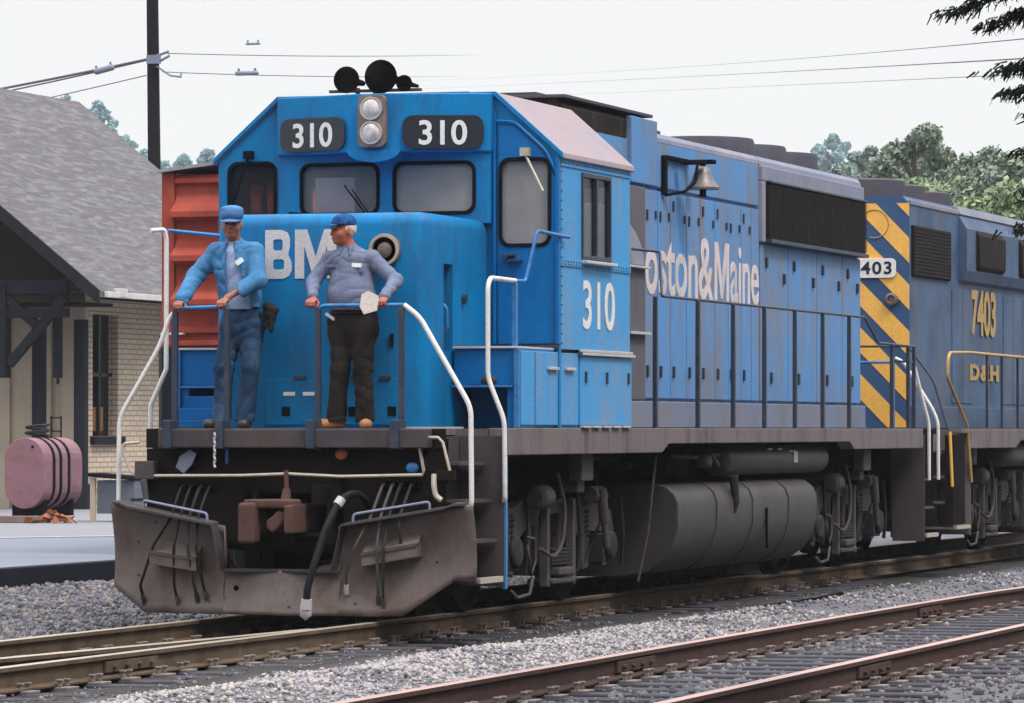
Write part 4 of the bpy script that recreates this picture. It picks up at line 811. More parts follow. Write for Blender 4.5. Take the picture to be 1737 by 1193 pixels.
rail2([(1.52, 15.25, 1.50), (1.54, 15.28, .86)], 'yellow_paint', .018)
rail2([(1.0, 15.35, 2.5), (1.3, 15.35, 2.1), (1.5, 15.28, 1.5)], 'navy_rail', .014)
rail2([(1.0, 15.35, 2.5), (-1.0, 15.35, 2.5)], 'navy_rail', .014)
for y in (17.45, 18.33, 19.3, 20.6, 21.9, 23.2): Q('walkway_stanchion', MB().box(1.48, 1.51, y - .02, y + .02, 1.38, 2.43), 'navy_rail')
Q('pipe_valve', MB().box(1.2, 1.4, 17.0, 17.3, 1.1, 1.3).lathe((1.3, 18.9, 1.2), (0, 1, 0), [(0, .01), (.03, .14), (1.5, .14), (1.55, .01)], 16), 'truck_light', smooth=True)
Q('fuel_tank', MB().box(-1.3, 1.3, 20.9, 26.5, .2, 1.0), 'tank_grime', bevel=.08)
t2 = truck(18.9, 'truck', L2); t2.matrix_parent_inverse = Matrix.Translation((0, -16.0, 0))
P('drawbar_hose', MB().tube([(.5, 14.6, 1.0), (.55, 14.9, .5), (.5, 15.3, 1.0)], .03, 8, .15), 'rubber_black', smooth=True)

# ================================================================== PEOPLE (smooth bodies from blended round limbs, meshed with surface nets)
def capsule(P_, a, b, ra, rb):
    a = np.array(a, np.float32); b = np.array(b, np.float32); ba = b - a; l2 = float(ba @ ba) + 1e-9
    t = np.clip(((P_ - a) @ ba) / l2, 0, 1)
    return np.linalg.norm(P_ - a - t[:, None] * ba, axis=1) - (ra + (rb - ra) * t)
def ellip(P_, c, r, rz=0.0, rx=0.0):
    q = P_ - np.array(c, np.float32)
    if rz: c_, s_ = math.cos(-rz), math.sin(-rz); q = np.stack([q[:, 0] * c_ - q[:, 1] * s_, q[:, 0] * s_ + q[:, 1] * c_, q[:, 2]], 1)
    if rx: c_, s_ = math.cos(-rx), math.sin(-rx); q = np.stack([q[:, 0], q[:, 1] * c_ - q[:, 2] * s_, q[:, 1] * s_ + q[:, 2] * c_], 1)
    r = np.array(r, np.float32); k0 = np.linalg.norm(q / r, axis=1); k1 = np.linalg.norm(q / (r * r), axis=1) + 1e-9
    return k0 * (k0 - 1) / k1
def smin(a, b, k):
    h = np.maximum(k - np.abs(a - b), 0) / k; return np.minimum(a, b) - h * h * k * .25
def sdf(prims, P_):
    """prims: (kind, args, blend) unioned in order; kind 'c' capsule, 'e' ellipsoid, '-' before it subtracts"""
    d = None
    for kind, args, k in prims:
        v = capsule(P_, *args) if kind[-1] == 'c' else ellip(P_, *args)
        if d is None: d = v
        elif kind[0] == '-': d = -smin(-d, v, k) if k > 0 else np.maximum(d, -v)
        else: d = smin(d, v, k) if k > 0 else np.minimum(d, v)
    return d
def mesh_sdf(fn, lo, hi, h):
    lo = np.array(lo, float); n = np.ceil((np.array(hi) - lo) / h).astype(int) + 1
    B = 16; D = np.full(tuple(n), 1.0, np.float32)
    for i in range(0, n[0], B):
        for j in range(0, n[1], B):
            for k in range(0, n[2], B):
                c = lo + h * (np.array([i, j, k]) + B / 2)
                if abs(float(fn(c[None].astype(np.float32))[0])) > h * B * 1.05 + .03:
                    D[i:i + B, j:j + B, k:k + B] = 1.0 if fn(c[None].astype(np.float32))[0] > 0 else -1.0; continue
                I = np.arange(i, min(i + B, n[0])); J = np.arange(j, min(j + B, n[1])); K = np.arange(k, min(k + B, n[2]))
                G = np.stack(np.meshgrid(I, J, K, indexing='ij'), -1).reshape(-1, 3)
                D[i:i + B, j:j + B, k:k + B] = fn((lo + G * h).astype(np.float32)).reshape(len(I), len(J), len(K))
    S = D < 0; acc = np.zeros(tuple(n - 1) + (3,)); cnt = np.zeros(tuple(n - 1))
    sl = [slice(0, -1), slice(1, None)]
    for ax in range(3):
        for a in (0, 1):
            for b_ in (0, 1):
                i0 = [sl[a], sl[b_]]; i0.insert(ax, sl[0]); i1 = [sl[a], sl[b_]]; i1.insert(ax, sl[1])
                d0, d1 = D[tuple(i0)], D[tuple(i1)]; m = (d0 < 0) != (d1 < 0)
                t = np.where(m, d0 / np.where(m, d0 - d1, 1), 0)
                off = [a, b_]; off.insert(ax, 0)
                for q in range(3): acc[..., q] += np.where(m, (t if q == ax else off[q]), 0)
                cnt += m
    ok = cnt > 0; idx = np.full(ok.shape, -1); idx[ok] = np.arange(ok.sum())
    base = np.stack(np.meshgrid(*[np.arange(x) for x in ok.shape], indexing='ij'), -1)[ok]
    V = lo + (base + acc[ok] / cnt[ok][:, None]) * h
    F = []
    for ax in range(3):
        u, v = [(1, 2), (2, 0), (0, 1)][ax]
        c0 = [slice(1, -1)] * 3; c0[ax] = slice(0, -1); c1 = [slice(1, -1)] * 3; c1[ax] = slice(1, None)
        a, b_ = S[tuple(c0)], S[tuple(c1)]; p = np.argwhere(a != b_)
        if not len(p): continue
        fl = a[tuple(p.T)]
        o = np.ones(3, int); o[ax] = 0; p = p + o
        def at(du, dv): q = p.copy(); q[:, u] += du; q[:, v] += dv; return idx[tuple(q.T)]
        q = np.stack([at(-1, -1), at(0, -1), at(0, 0), at(-1, 0)], 1)
        q[~fl] = q[~fl][:, ::-1]; F += [tuple(int(z) for z in r_) for r_ in q if (r_ >= 0).all()]
    return V.tolist(), F
def folds(P_, amp, seeds, f=38.0):
    """creases in cloth: sharp valleys between soft bulges, strong in some patches and nearly absent in others"""
    x, y, z = P_[:, 0], P_[:, 1], P_[:, 2]; d = 0
    for s in seeds:
        w_ = np.sin(x * 13 + s * 3.1 + 1.3 * np.sin(z * 9 + s)) + np.sin(z * 12 - x * 8 + s + 5 * y)
        ph = .5 * (f * (z + (1.1 * math.sin(s * 2.3)) * x + .4 * y) + 2.6 * w_ + s * 2)
        mask = np.clip(.55 + .75 * np.sin(x * 9 + s * 5) * np.sin(z * 7 - s * 2), .08, 1.2)
        d = d + (.55 - np.abs(np.sin(ph)) ** .55) * mask
    return amp * 3.6 * d / len(seeds)
def sdf_obj(name, prims, lo, hi, h, m, parent, fold=0.0, seeds=(1, 2.7, 4.1), cutfn=None, f=38.0):
    def fn(P_):
        d = sdf(prims, P_)
        if fold: d = d + folds(P_, fold, seeds, f)
        if cutfn is not None: d = np.maximum(d, cutfn(P_))
        return d
    return obj(name, mesh_sdf(fn, lo, hi, h), m, parent, smooth=False)
def smooth_all(o): o.data.polygons.foreach_set('use_smooth', [True] * len(o.data.polygons)); return o

def hand_prims(cx, cz, cy, side, tilt=0.0):
    """a hand laid over a rail that runs along x at (cy, cz): palm on top, four unequal fingers curled over the far
    side, thumb from the side of the palm under the near side; side=+1 puts the thumb towards +x"""
    p = []; T = cz + .038
    p.append(('e', ((cx, cy + .018, T + .006), (.043, .046, .019)), 0.0))
    ln = (.92, 1.0, .95, .78)
    for k in range(4):
        fx = cx + side * (.032 - .0215 * k); L_ = ln[k]
        a = (fx, cy - .012, T + .004); b_ = (fx, cy - .038 * L_, T - .012); c = (fx, cy - .042 * L_, T - .038 * L_); d_ = (fx, cy - .020, T - .060 * L_)
        p += [('c', (a, b_, .0105, .0098), .010), ('c', (b_, c, .0098, .0088), .004), ('c', (c, d_, .0088, .0078), .004)]
    a = (cx + side * .036, cy + .030, T); b_ = (cx + side * .052, cy + .018, T - .022); c = (cx + side * .044, cy + .002, T - .046)
    p += [('c', (a, b_, .0125, .011), .012), ('c', (b_, c, .011, .0095), .004)]
    return p

def face_prims(c, yaw, s=1.0):
    """head with brow, nose, lips, chin, ears at centre c, turned by yaw about z (0 looks to -y)"""
    cz = c[2]; cs, sn = math.cos(yaw), math.sin(yaw)
    def q(x, y, z): return (c[0] + (x * cs - y * sn) * s, c[1] + (x * sn + y * cs) * s, cz + z * s)
    p = [('e', (q(0, .012, .03), (.076 * s, .094 * s, .098 * s), yaw), .0),
         ('e', (q(0, -.022, -.045), (.058 * s, .066 * s, .070 * s), yaw), .04),
         ('e', (q(0, -.062, -.088), (.024 * s, .020 * s, .020 * s), yaw), .03),
         ('c', (q(0, -.084, .012), q(0, -.104, -.026), .009 * s, .0135 * s), .014),
         ('e', (q(0, -.080, .030), (.052 * s, .016 * s, .011 * s), yaw), .018),
         ('e', (q(0, -.082, -.057), (.024 * s, .011 * s, .006 * s), yaw), .008),
         ('e', (q(0, -.080, -.069), (.020 * s, .011 * s, .007 * s), yaw), .008)]
    for sx in (-1, 1):
        p += [('e', (q(sx * .078, .010, -.005), (.010 * s, .020 * s, .032 * s), yaw), .008), ('e', (q(sx * .040, -.058, -.028), (.024 * s, .022 * s, .022 * s), yaw), .03),
              ('-e', (q(sx * .029, -.098, .008), (.016 * s, .016 * s, .010 * s), yaw), .012), ('e', (q(sx * .029, -.076, .008), (.013 * s, .010 * s, .008 * s), yaw), .003)]
    return p, q

def bodybox(prims, pad=.05):
    lo = np.full(3, 9e9); hi = -lo
    for kind, a, k in prims:
        if kind[-1] == 'c':
            for p_, r_ in ((a[0], a[2]), (a[1], a[3])): lo = np.minimum(lo, np.array(p_) - r_); hi = np.maximum(hi, np.array(p_) + r_)
        else: r_ = max(a[1]); lo = np.minimum(lo, np.array(a[0]) - r_); hi = np.maximum(hi, np.array(a[0]) + r_)
    return lo - pad, hi + pad

DZ = 1.532   # deck height
def person(spec):
    S = spec; root = thing('person', S['label'], 'person', 'railwaymen on the front porch', loc=(S['hip'][0], S['hip'][1], DZ))
    inv = Matrix.Translation((-S['hip'][0], -S['hip'][1], -DZ))
    def child(o, par=None):
        if par is None: o.parent = root; o.matrix_parent_inverse = inv
        else: o.parent = par
        return smooth_all(o)
    hip, chest, neck, head = S['hip'], S['chest'], S['neck'], S['head']
    # body: one continuous surface, head to ankles, hands included
    b = [('e', (hip, (.115, .075, .11)), 0), ('e', (chest, (.12, .075, .14)), .06), ('c', (hip, chest, .075, .075), .06), ('c', (chest, neck, .06, .055), .05), ('c', (neck, head, .055, .052), .04)]
    fp, hq = face_prims(head, S['yaw']); b += [(k_, a, kk if i else .03) for i, (k_, a, kk) in enumerate(fp)]
    for sx in (0, 1):
        sh, el, hn = S['arm'][sx]; kn, an = S['leg'][sx]; hj = (hip[0] + (-.085 if sx == 0 else .085), hip[1], hip[2] - .03)
        wr = (hn[0] + (el[0] - hn[0]) * .10, hn[1] + .055, hn[2] + .075)
        b += [('c', ((chest[0], chest[1], sh[2]), sh, .05, .042), .05), ('c', (sh, el, .040, .034), .02), ('c', (el, wr, .034, .024), .02), ('c', (wr, (hn[0], hn[1] + .03, hn[2] + .045), .024, .024), .02)]
        b += [(k_, a, kk if i else .02) for i, (k_, a, kk) in enumerate(hand_prims(hn[0], hn[2], hn[1], 1 if sx == 0 else -1))]
        b += [('c', (hj, kn, .070, .048), .04), ('c', (kn, (kn[0] * .6 + an[0] * .4, kn[1] * .6 + an[1] * .4 + .015, kn[2] * .6 + an[2] * .4), .048, .05), .03), ('c', (kn, an, .045, .032), .03)]
    lo, hi = bodybox(b)
    body = child(sdf_obj('body', b, lo, hi, .0052, S['skin'], None))
    for sx in (-1, 1):
        e_ = [('e', (hq(sx * .030, -.0865, .009), (.0125, .006, .0055), S['yaw']), 0)]; lo, hi = bodybox(e_, .01); child(sdf_obj('eye', e_, lo, hi, .0025, 'gasket', None))
        e_ = [('c', (hq(sx * .015, -.098, .028), hq(sx * .050, -.086, .030), .0055, .004), 0)]; lo, hi = bodybox(e_, .01); child(sdf_obj('eyebrow', e_, lo, hi, .003, 'white_hair' if S.get('hair') else 'boot_black', None))
    e_ = [('c', (hq(-.020, -.0925, -.063), hq(.020, -.0925, -.063), .0035, .0035), 0)]; lo, hi = bodybox(e_, .01); child(sdf_obj('mouth', e_, lo, hi, .0022, 'coupler_rust', None))
    # boots
    for sx in (0, 1):
        kn, an = S['leg'][sx]; fa = S['foot'][sx]; z = DZ
        dx, dy = math.sin(fa), -math.cos(fa)
        p = [('c', ((an[0], an[1], z + .12), (an[0], an[1] + .01, z + .05), .05, .045), 0), ('c', ((an[0] - dx * .03, an[1] - dy * .03, z + .037), (an[0] + dx * .15, an[1] + dy * .15, z + .034), .040, .042), .03),
             ('e', ((an[0] + dx * .13, an[1] + dy * .13, z + .035), (.05, .06, .037)), .02)]
        lo, hi = bodybox(p); bt = child(sdf_obj('boot', p, lo, hi, .007, S['boot'], None, cutfn=lambda P_: DZ + .002 - P_[:, 2]))
    # trousers
    t = [('e', ((hip[0], hip[1], hip[2] + .0), S['waist']), 0), ('e', ((hip[0], hip[1], hip[2] - .08), (S['waist'][0] * 1.02, .125, .13)), .05)]
    for sx in (0, 1):
        kn, an = S['leg'][sx]; hj = (hip[0] + (-.085 if sx == 0 else .085), hip[1], hip[2] - .08)
        t += [('c', (hj, kn, .100, .073), .05), ('c', (kn, (an[0], an[1], DZ + .10), .073, .070), .03), ('c', ((an[0], an[1], DZ + .14), (an[0], an[1] - .008, DZ + .07), .070, .076), .02)]
    top = S['belt']
    lo, hi = bodybox(t); tr = child(sdf_obj('trousers', t, lo, hi, .0075, S['trouser_mat'], None, .0085, (1.3, 3.9, 5.0), lambda P_: np.maximum(P_[:, 2] - top, DZ + .055 - P_[:, 2]), 30.0))
    if 'belt_mat' in S:
        bp = [('e', ((hip[0], hip[1], hip[2] + .0), (S['waist'][0] + .008, S['waist'][1] + .008, .2)), 0)]; lo, hi = bodybox(bp)
        child(sdf_obj('belt', bp, lo, hi, .008, S['belt_mat'], None, cutfn=lambda P_: np.maximum(P_[:, 2] - top - .005, top - .04 - P_[:, 2])))
    # shirt
    def torso(g, arms=True, cuff=.0):
        t = [('e', (S['belly'], (S['belly_r'][0] + g, S['belly_r'][1] + g, S['belly_r'][2])), 0), ('e', (chest, (.178 + g, .118 + g, .18)), .08), ('c', (hip, chest, .13 + g, .14 + g), .06), ('c', ((neck[0], neck[1] + .01, neck[2] - .06), (neck[0], neck[1], neck[2] + .005), .10, .066), .06)]
        for sx in (0, 1):
            sh, el, hn = S['arm'][sx]; wr = (hn[0] + (el[0] - hn[0]) * .12, hn[1] + .055, hn[2] + .075)
            if arms: t += [('c', ((chest[0] * .6 + sh[0] * .4, sh[1], sh[2] - .005), sh, .082, .060 + g), .05), ('c', (sh, el, .062 + g, .054 + g), .03), ('c', (el, wr, .055 + g, .040 + g), .025)]
        return t
    wrz = [min(S['arm'][0][2][2], S['arm'][1][2][2])]
    if S.get('jacket'):
        p = torso(-.012, False); lo, hi = bodybox(p)
        sh_ = child(sdf_obj('shirt', p, lo, hi, .008, S['shirt_mat'], None, .004, (2.2, 4.4), lambda P_: np.maximum(P_[:, 2] - neck[2] - .01, S['hem'] + .0 - P_[:, 2])))
        p = torso(.016)
        cx = chest[0] + S['open_dx']
        def cutj(P_):      # open front, wider towards the hem
            half = .035 + np.clip((chest[2] + .16 - P_[:, 2]) * .16, 0, .07)
            wedge = np.maximum(np.abs(P_[:, 0] - cx + (P_[:, 2] - chest[2]) * .12) - half, P_[:, 1] - (chest[1] - .02))
            return np.maximum(np.maximum(-wedge, S['jhem'] - P_[:, 2]), P_[:, 2] - neck[2] - .03)
        lo, hi = bodybox(p); jk = child(sdf_obj('jacket', p, lo, hi, .0068, S['jacket_mat'], None, .0080, (1.1, 2.9, 4.7), cutj, 46.0))
    else:
        p = torso(0.0); lo, hi = bodybox(p)
        jk = child(sdf_obj('shirt', p, lo, hi, .0068, S['shirt_mat'], None, .0070, (1.9, 3.3, 5.1), lambda P_: np.maximum(P_[:, 2] - neck[2] - .022, S['hem'] - P_[:, 2]), 32.0))
    # collar: two soft points
    for sx in (-1, 1):
        cpts = [('c', ((neck[0] + sx * .052, neck[1] + .02, neck[2] + .022), (neck[0] + sx * .040, neck[1] - .062, neck[2] - .012), .016, .014), 0), ('c', ((neck[0] + sx * .040, neck[1] - .062, neck[2] - .012), (neck[0] + sx * .052, neck[1] - .098, neck[2] - .062), .016, .008), .02)]
        lo, hi = bodybox(cpts); child(sdf_obj('collar', cpts, lo, hi, .006, S['shirt_mat'] if not S.get('jacket') else S['jacket_mat'], None))
    # hair
    if S.get('hair'):
        p = [('e', (hq(0, .022, .018), (.082, .094, .085), S['yaw']), 0)]; lo, hi = bodybox(p, .02)
        cs, sn = math.cos(S['yaw']), math.sin(S['yaw'])
        child(sdf_obj('hair', p, lo, hi, .006, 'white_hair', None, .003, (1, 2), lambda P_: np.maximum(head[2] - .055 - P_[:, 2], -.018 - (-(P_[:, 0] - head[0]) * sn + (P_[:, 1] - head[1]) * cs)), 90))
    # cap: crown, band and visor
    cyaw = S['yaw'] + S.get('cap_turn', 0)
    cs, sn = math.cos(cyaw), math.sin(cyaw)
    def cq(x, y, z): return (head[0] + x * cs - y * sn, head[1] + x * sn + y * cs, head[2] + z)
    if S['cap'] == 'flat':
        p = [('e', (cq(0, .008, .085), (.095, .108, .068), cyaw), 0), ('e', (cq(0, .012, .128), (.092, .102, .026), cyaw), .03)]
    else:
        p = [('e', (cq(0, .010, .062), (.088, .105, .082), cyaw), 0)]
    lo, hi = bodybox(p); z0 = head[2] + S['cap_z']
    cpo = child(sdf_obj('cap', p, lo, hi, .006, S['cap_mat'], None, .003 if S['cap'] == 'flat' else .0015, (1, 2.3), lambda P_: z0 - P_[:, 2], 50))
    vs = []; fs = []; n = 14
    for k, (zz) in enumerate((0.0, .007)):
        for i in range(n + 1):
            a = math.pi * (i / n - .5) * .95
            for r0 in (0, 1):
                rr = (.088, .103)[0] if r0 == 0 else .088
                x = math.sin(a) * (.082 if r0 == 0 else .086); y = -math.cos(a) * .092 if r0 == 0 else -.085 - math.cos(a) * .075
                vs.append(cq(x, y, S['cap_z'] + .004 + zz - (0.026 * max(0, -y - .09) / .08 if r0 else 0) - abs(x) * .08))
    m = 2 * (n + 1)
    for i in range(n):
        a = 2 * i; fs += [(a, a + 1, a + 3, a + 2), (m + a, m + a + 2, m + a + 3, m + a + 1), (a + 1, m + a + 1, m + a + 3, a + 3), (a, a + 2, m + a + 2, m + a)]
    vis = obj('cap_visor', (vs, fs), S['cap_mat'] if S['cap'] == 'flat' else 'navy_cap', None); child(vis); 
    # pockets, buttons, badge
    def flat_badge(name, x, z, w_, h_, m, tilt=0, dy=0):
        y = spec['front_y'] + dy
        o = obj(name, MB().prism([(x + math.cos(tilt) * a - math.sin(tilt) * c_, z + math.sin(tilt) * a + math.cos(tilt) * c_) for a, c_ in rrect(-w_, w_, -h_, h_, min(w_, h_) * .4, 3)], 'Y', y, y + .012), m, None)
        o.parent = root; o.matrix_parent_inverse = inv; return o
    return root, flat_badge, inv, child

# man on the left: denim jacket over a pale shirt, leaning on the rail
rt, fb, inv, child = person(dict(label='railwayman in denim jacket and pale blue cap leaning on the porch rail', hip=(-.61, -1.80, 2.43), chest=(-.635, -1.845, 2.84), neck=(-.645, -1.89, 3.045), head=(-.645, -1.945, 3.185),
    yaw=R(14), arm=[((-.805, -1.86, 2.965), (-.965, -1.93, 2.775), (-1.00, -2.20, 2.505)), ((-.475, -1.87, 2.965), (-.405, -1.97, 2.735), (-.62, -2.20, 2.515))],
    leg=[((-.735, -1.87, 2.03), (-.765, -1.85, 1.64)), ((-.505, -1.88, 2.03), (-.555, -1.86, 1.64))], foot=(R(-25), R(15)),
    skin='skin_tan', boot='boot_black', trouser_mat='jeans', waist=(.165, .118, .15), belt=2.53, belly=(-.62, -1.82, 2.63), belly_r=(.158, .112, .2), shirt_mat='pale_shirt', jacket=True, jacket_mat='denim_jacket',
    open_dx=.01, hem=2.50, jhem=2.515, cap='flat', cap_mat='denim_cap', cap_z=.035, front_y=-1.99))
fb('name_badge', -.555, 2.885, .032, .022, 'badge_white', .6, -.015)
g = [('e', ((-.36, -1.83, 2.47), (.055, .05, .085), 0, .3), 0), ('c', ((-.38, -1.84, 2.52), (-.30, -1.83, 2.50), .03, .022), .03), ('c', ((-.34, -1.84, 2.44), (-.33, -1.86, 2.33), .035, .02), .03), ('c', ((-.38, -1.84, 2.44), (-.385, -1.86, 2.35), .02, .014), .02)]
lo, hi = bodybox(g); child(sdf_obj('work_gloves', g, lo, hi, .007, 'radio_black', None, .004, (1, 3)))
for k in (0, 1): pass
# man on the right: grey-blue shirt, dark trousers, looking over his right shoulder and down
rt2, fb2, inv2, child2 = person(dict(label='white-haired railwayman in grey shirt and navy cap holding a sheet of paper', hip=(.355, -1.80, 2.40), chest=(.355, -1.835, 2.79), neck=(.335, -1.87, 2.99), head=(.305, -1.91, 3.125),
    yaw=R(-42), arm=[((.175, -1.86, 2.90), (.055, -1.93, 2.715), (.145, -2.20, 2.515)), ((.535, -1.85, 2.90), (.745, -1.88, 2.72), (.745, -2.20, 2.515))],
    leg=[((.255, -1.85, 2.0), (.225, -1.84, 1.64)), ((.455, -1.85, 2.0), (.475, -1.85, 1.64))], foot=(R(-50), R(22)),
    skin='skin_ruddy', boot='boot_tan', trouser_mat='dark_trousers', waist=(.205, .145, .16), belt=2.50, belt_mat='boot_black', belly=(.365, -1.875, 2.60), belly_r=(.205, .155, .19), shirt_mat='grey_shirt',
    hem=2.485, cap='ball', cap_mat='navy_cap', cap_z=.045, hair=True, front_y=-2.0))
fb2('name_badge', .445, 2.845, .040, .017, 'badge_white', -.06, .022)
o = fb2('pocket_flap', .235, 2.845, .055, .012, 'grey_shirt', .02, .045); fb2('pocket_flap', .45, 2.80, .055, .012, 'grey_shirt', -.03, .035)
pp = obj('paper_sheet', MB().prism([(.60, 2.60), (.655, 2.625), (.745, 2.585), (.73, 2.47), (.62, 2.44), (.585, 2.50)], 'Y', -2.285, -2.279), 'paper', None)
setp(pp, 'folded cream paper sheet held against the porch rail', 'paper')
fb2('shirt_tail', .20, 2.435, .045, .012, 'white_digit', -.6, .07)

# ================================================================== GROUND, TRACKS
def gnoise(x, y, s, seed=0):
    """cheap smooth 2-D noise from a fixed table"""
    tab = np.random.default_rng(100 + seed).random((256, 256)).astype(np.float32)
    u = x / s; v = y / s; i = np.floor(u).astype(int); j = np.floor(v).astype(int); a = u - i; b = v - j
    a = a * a * (3 - 2 * a); b = b * b * (3 - 2 * b)
    g = lambda p, q: tab[p % 256, q % 256]
    return (g(i, j) * (1 - a) + g(i + 1, j) * a) * (1 - b) + (g(i, j + 1) * (1 - a) + g(i + 1, j + 1) * a) * b
T2C = 4.93                                            # centre of the near siding
def sst(a, b, x): t = np.clip((x - a) / (b - a), 0, 1); return t * t * (3 - 2 * t)
def RX(y, off):                                        # the siding bends away to the right far down the line
    return off + 0.10 * sst(0, -14, y) + np.where(y > 4, 0.010 * (y - 4) ** 2, 0)
def H(x, y):
    n = gnoise(x, y, .55, 1) * .05 + gnoise(x, y, 1.7, 2) * .05 + gnoise(x, y, .2, 3) * .02
    h = np.full_like(x, -.235) + n * .8
    b1 = np.exp(-((x - 2.55) / .55) ** 2) * .10          # low ridge of fresh stone between the tracks
    h = h + b1 - .02 * np.exp(-((x) / 1.0) ** 2)
    ty = x - RX(y, 4.93)
    h = h + np.where(np.abs(ty) < 1.35, -.005 * np.ones_like(x), 0)
    # keep the stones below the rail base and the tie tops clear in the siding
    m2 = np.clip(1 - np.abs(ty) / 1.3, 0, 1) ** .5; h = h * (1 - m2) + (-.215 + n * .35) * m2
    m1 = np.clip(1 - np.abs(x) / 1.35, 0, 1) ** .5; h = h * (1 - m1) + (-.215 + n * .35) * m1
    h = np.where(x < -7.3, -.30 + 0 * x, h)
    return h
gx = np.concatenate([np.linspace(-900, -60, 8), np.linspace(-50, -12, 12), np.arange(-11, 12.01, .14), np.linspace(14, 60, 10), np.linspace(90, 900, 8)])
gy = np.concatenate([np.linspace(-120, -20, 8), np.arange(-15, 40, .16), np.linspace(42, 120, 16), np.linspace(150, 1600, 14)])
GX, GY = np.meshgrid(gx, gy, indexing='ij'); GZ = H(GX, GY)
far = (np.abs(GX) > 60) | (GY > 60); GZ = np.where(far, -.3, GZ)
nx, ny = len(gx), len(gy)
me = bpy.data.meshes.new('ground')
V = np.stack([GX, GY, GZ], -1).reshape(-1, 3)
ii, jj = np.meshgrid(np.arange(nx - 1), np.arange(ny - 1), indexing='ij'); q0 = (ii * ny + jj).ravel()
Fq = np.stack([q0, q0 + ny, q0 + ny + 1, q0 + 1], 1)
me.from_pydata(V.tolist(), [], Fq.tolist()); me.update(); me.polygons.foreach_set('use_smooth', [True] * len(me.polygons))
m, nt, b = nodes_of('gravel_bed')
tc = nt.nodes.new('ShaderNodeTexCoord'); sx_ = nt.nodes.new('ShaderNodeSeparateXYZ'); nt.links.new(tc.outputs['Object'], sx_.inputs[0])
vor = nt.nodes.new('ShaderNodeTexVoronoi'); vor.inputs['Scale'].default_value = 26; nt.links.new(tc.outputs['Object'], vor.inputs['Vector'])
c = mixrgb(nt, ramp2(nt, noise(nt, 30), .35, .65), (0.075, 0.073, 0.085), (0.17, 0.165, 0.185))
c = mixrgb(nt, ramp2(nt, noise(nt, .9, (1, .5, 1)), .45, .62), c, (0.085, 0.085, 0.105))
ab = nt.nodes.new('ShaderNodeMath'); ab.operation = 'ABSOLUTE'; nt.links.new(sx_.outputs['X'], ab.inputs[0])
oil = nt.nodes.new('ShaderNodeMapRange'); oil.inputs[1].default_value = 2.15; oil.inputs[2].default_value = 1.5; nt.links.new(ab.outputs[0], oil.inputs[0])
c = mixrgb(nt, oil.outputs[0], c, (0.022, 0.019, 0.018))       # oily bed of the main track, darkened further for shade under the locomotive
nt.links.new(c, b.inputs['Base Color']); b.inputs['Roughness'].default_value = .9
bump(nt, b, vor.outputs['Distance'], .8, .03)
me.materials.append(m); go = bpy.data.objects.new('ground', me); COL.objects.link(go); setp(go, kind='structure')

# loose ballast stones
def stones(name, regions, m, label):
    base_v = []; bm = bmesh.new(); bmesh.ops.create_icosphere(bm, subdivisions=1, radius=1); bv = np.array([v.co[:] for v in bm.verts]); bf = np.array([[v.index for v in f.verts] for f in bm.faces]); bm.free()
    VV = []; FF = []; o = 0
    for (x0, x1, y0, y1, n, s0, s1, dens) in regions:
        x = RNG.uniform(x0, x1, n); y = RNG.uniform(y0, y1, n)
        if dens is not None: k = RNG.random(n) < dens(x, y); x, y = x[k], y[k]
        n = len(x); z = H(x, y)
        s = RNG.uniform(s0, s1, n) ** 1.0 * RNG.choice([.8, 1, 1.3], n)
        A = RNG.normal(size=(n, 3, 3)); Q_, _ = np.linalg.qr(A)
        sc = s[:, None] * RNG.uniform(.55, 1.0, (n, 3))
        jit = RNG.uniform(.75, 1.2, (n, len(bv), 1))
        v = (bv[None] * jit) * sc[:, None, :]; v = np.einsum('nij,nvj->nvi', Q_, v)
        v += np.stack([x, y, z + s * .25], 1)[:, None, :]
        VV.append(v.reshape(-1, 3)); FF.append((bf[None] + (np.arange(n) * len(bv))[:, None, None]).reshape(-1, 3) + o); o += n * len(bv)
    VV = np.concatenate(VV); FF = np.concatenate(FF)
    me = bpy.data.meshes.new(name); me.vertices.add(len(VV)); me.vertices.foreach_set('co', VV.ravel())
    me.loops.add(len(FF) * 3); me.loops.foreach_set('vertex_index', FF.ravel().astype(np.int32))
    me.polygons.add(len(FF)); me.polygons.foreach_set('loop_start', np.arange(len(FF)) * 3); me.polygons.foreach_set('loop_total', np.full(len(FF), 3)); me.update()
    me.materials.append(MATS[m]); o_ = bpy.data.objects.new(name, me); COL.objects.link(o_); setp(o_, label, 'gravel', kind='stuff')
def stone_mat(name, a, b_, c_, sc=21):
    m, nt, b = nodes_of(name)
    v = nt.nodes.new('ShaderNodeTexVoronoi'); v.inputs['Scale'].default_value = sc; tc = nt.nodes.new('ShaderNodeTexCoord'); nt.links.new(tc.outputs['Object'], v.inputs['Vector'])
    sp_ = nt.nodes.new('ShaderNodeSeparateColor'); nt.links.new(v.outputs['Color'], sp_.inputs[0])
    c = mixrgb(nt, sp_.outputs[0], a, b_); c = mixrgb(nt, ramp2(nt, sp_.outputs[1], .7, .9), c, c_)
    nt.links.new(c, b.inputs['Base Color']); b.inputs['Roughness'].default_value = .8
stone_mat('stone_light', (0.16, 0.152, 0.172), (0.38, 0.355, 0.37), (0.44, 0.37, 0.33))
stone_mat('stone_dark', (0.035, 0.035, 0.047), (0.145, 0.145, 0.17), (0.23, 0.18, 0.15))
light = lambda x, y: (x > 1.62 + .35 * gnoise(x, y, .8, 15)) * (np.exp(-((x - 2.7 - .05 * np.maximum(y, 0)) / (.75 + .02 * np.abs(y + 4))) ** 2) * np.clip(.55 + 1.1 * (gnoise(x, y, .9, 5) - .45) - .02 * (y + 6), .05, 1))
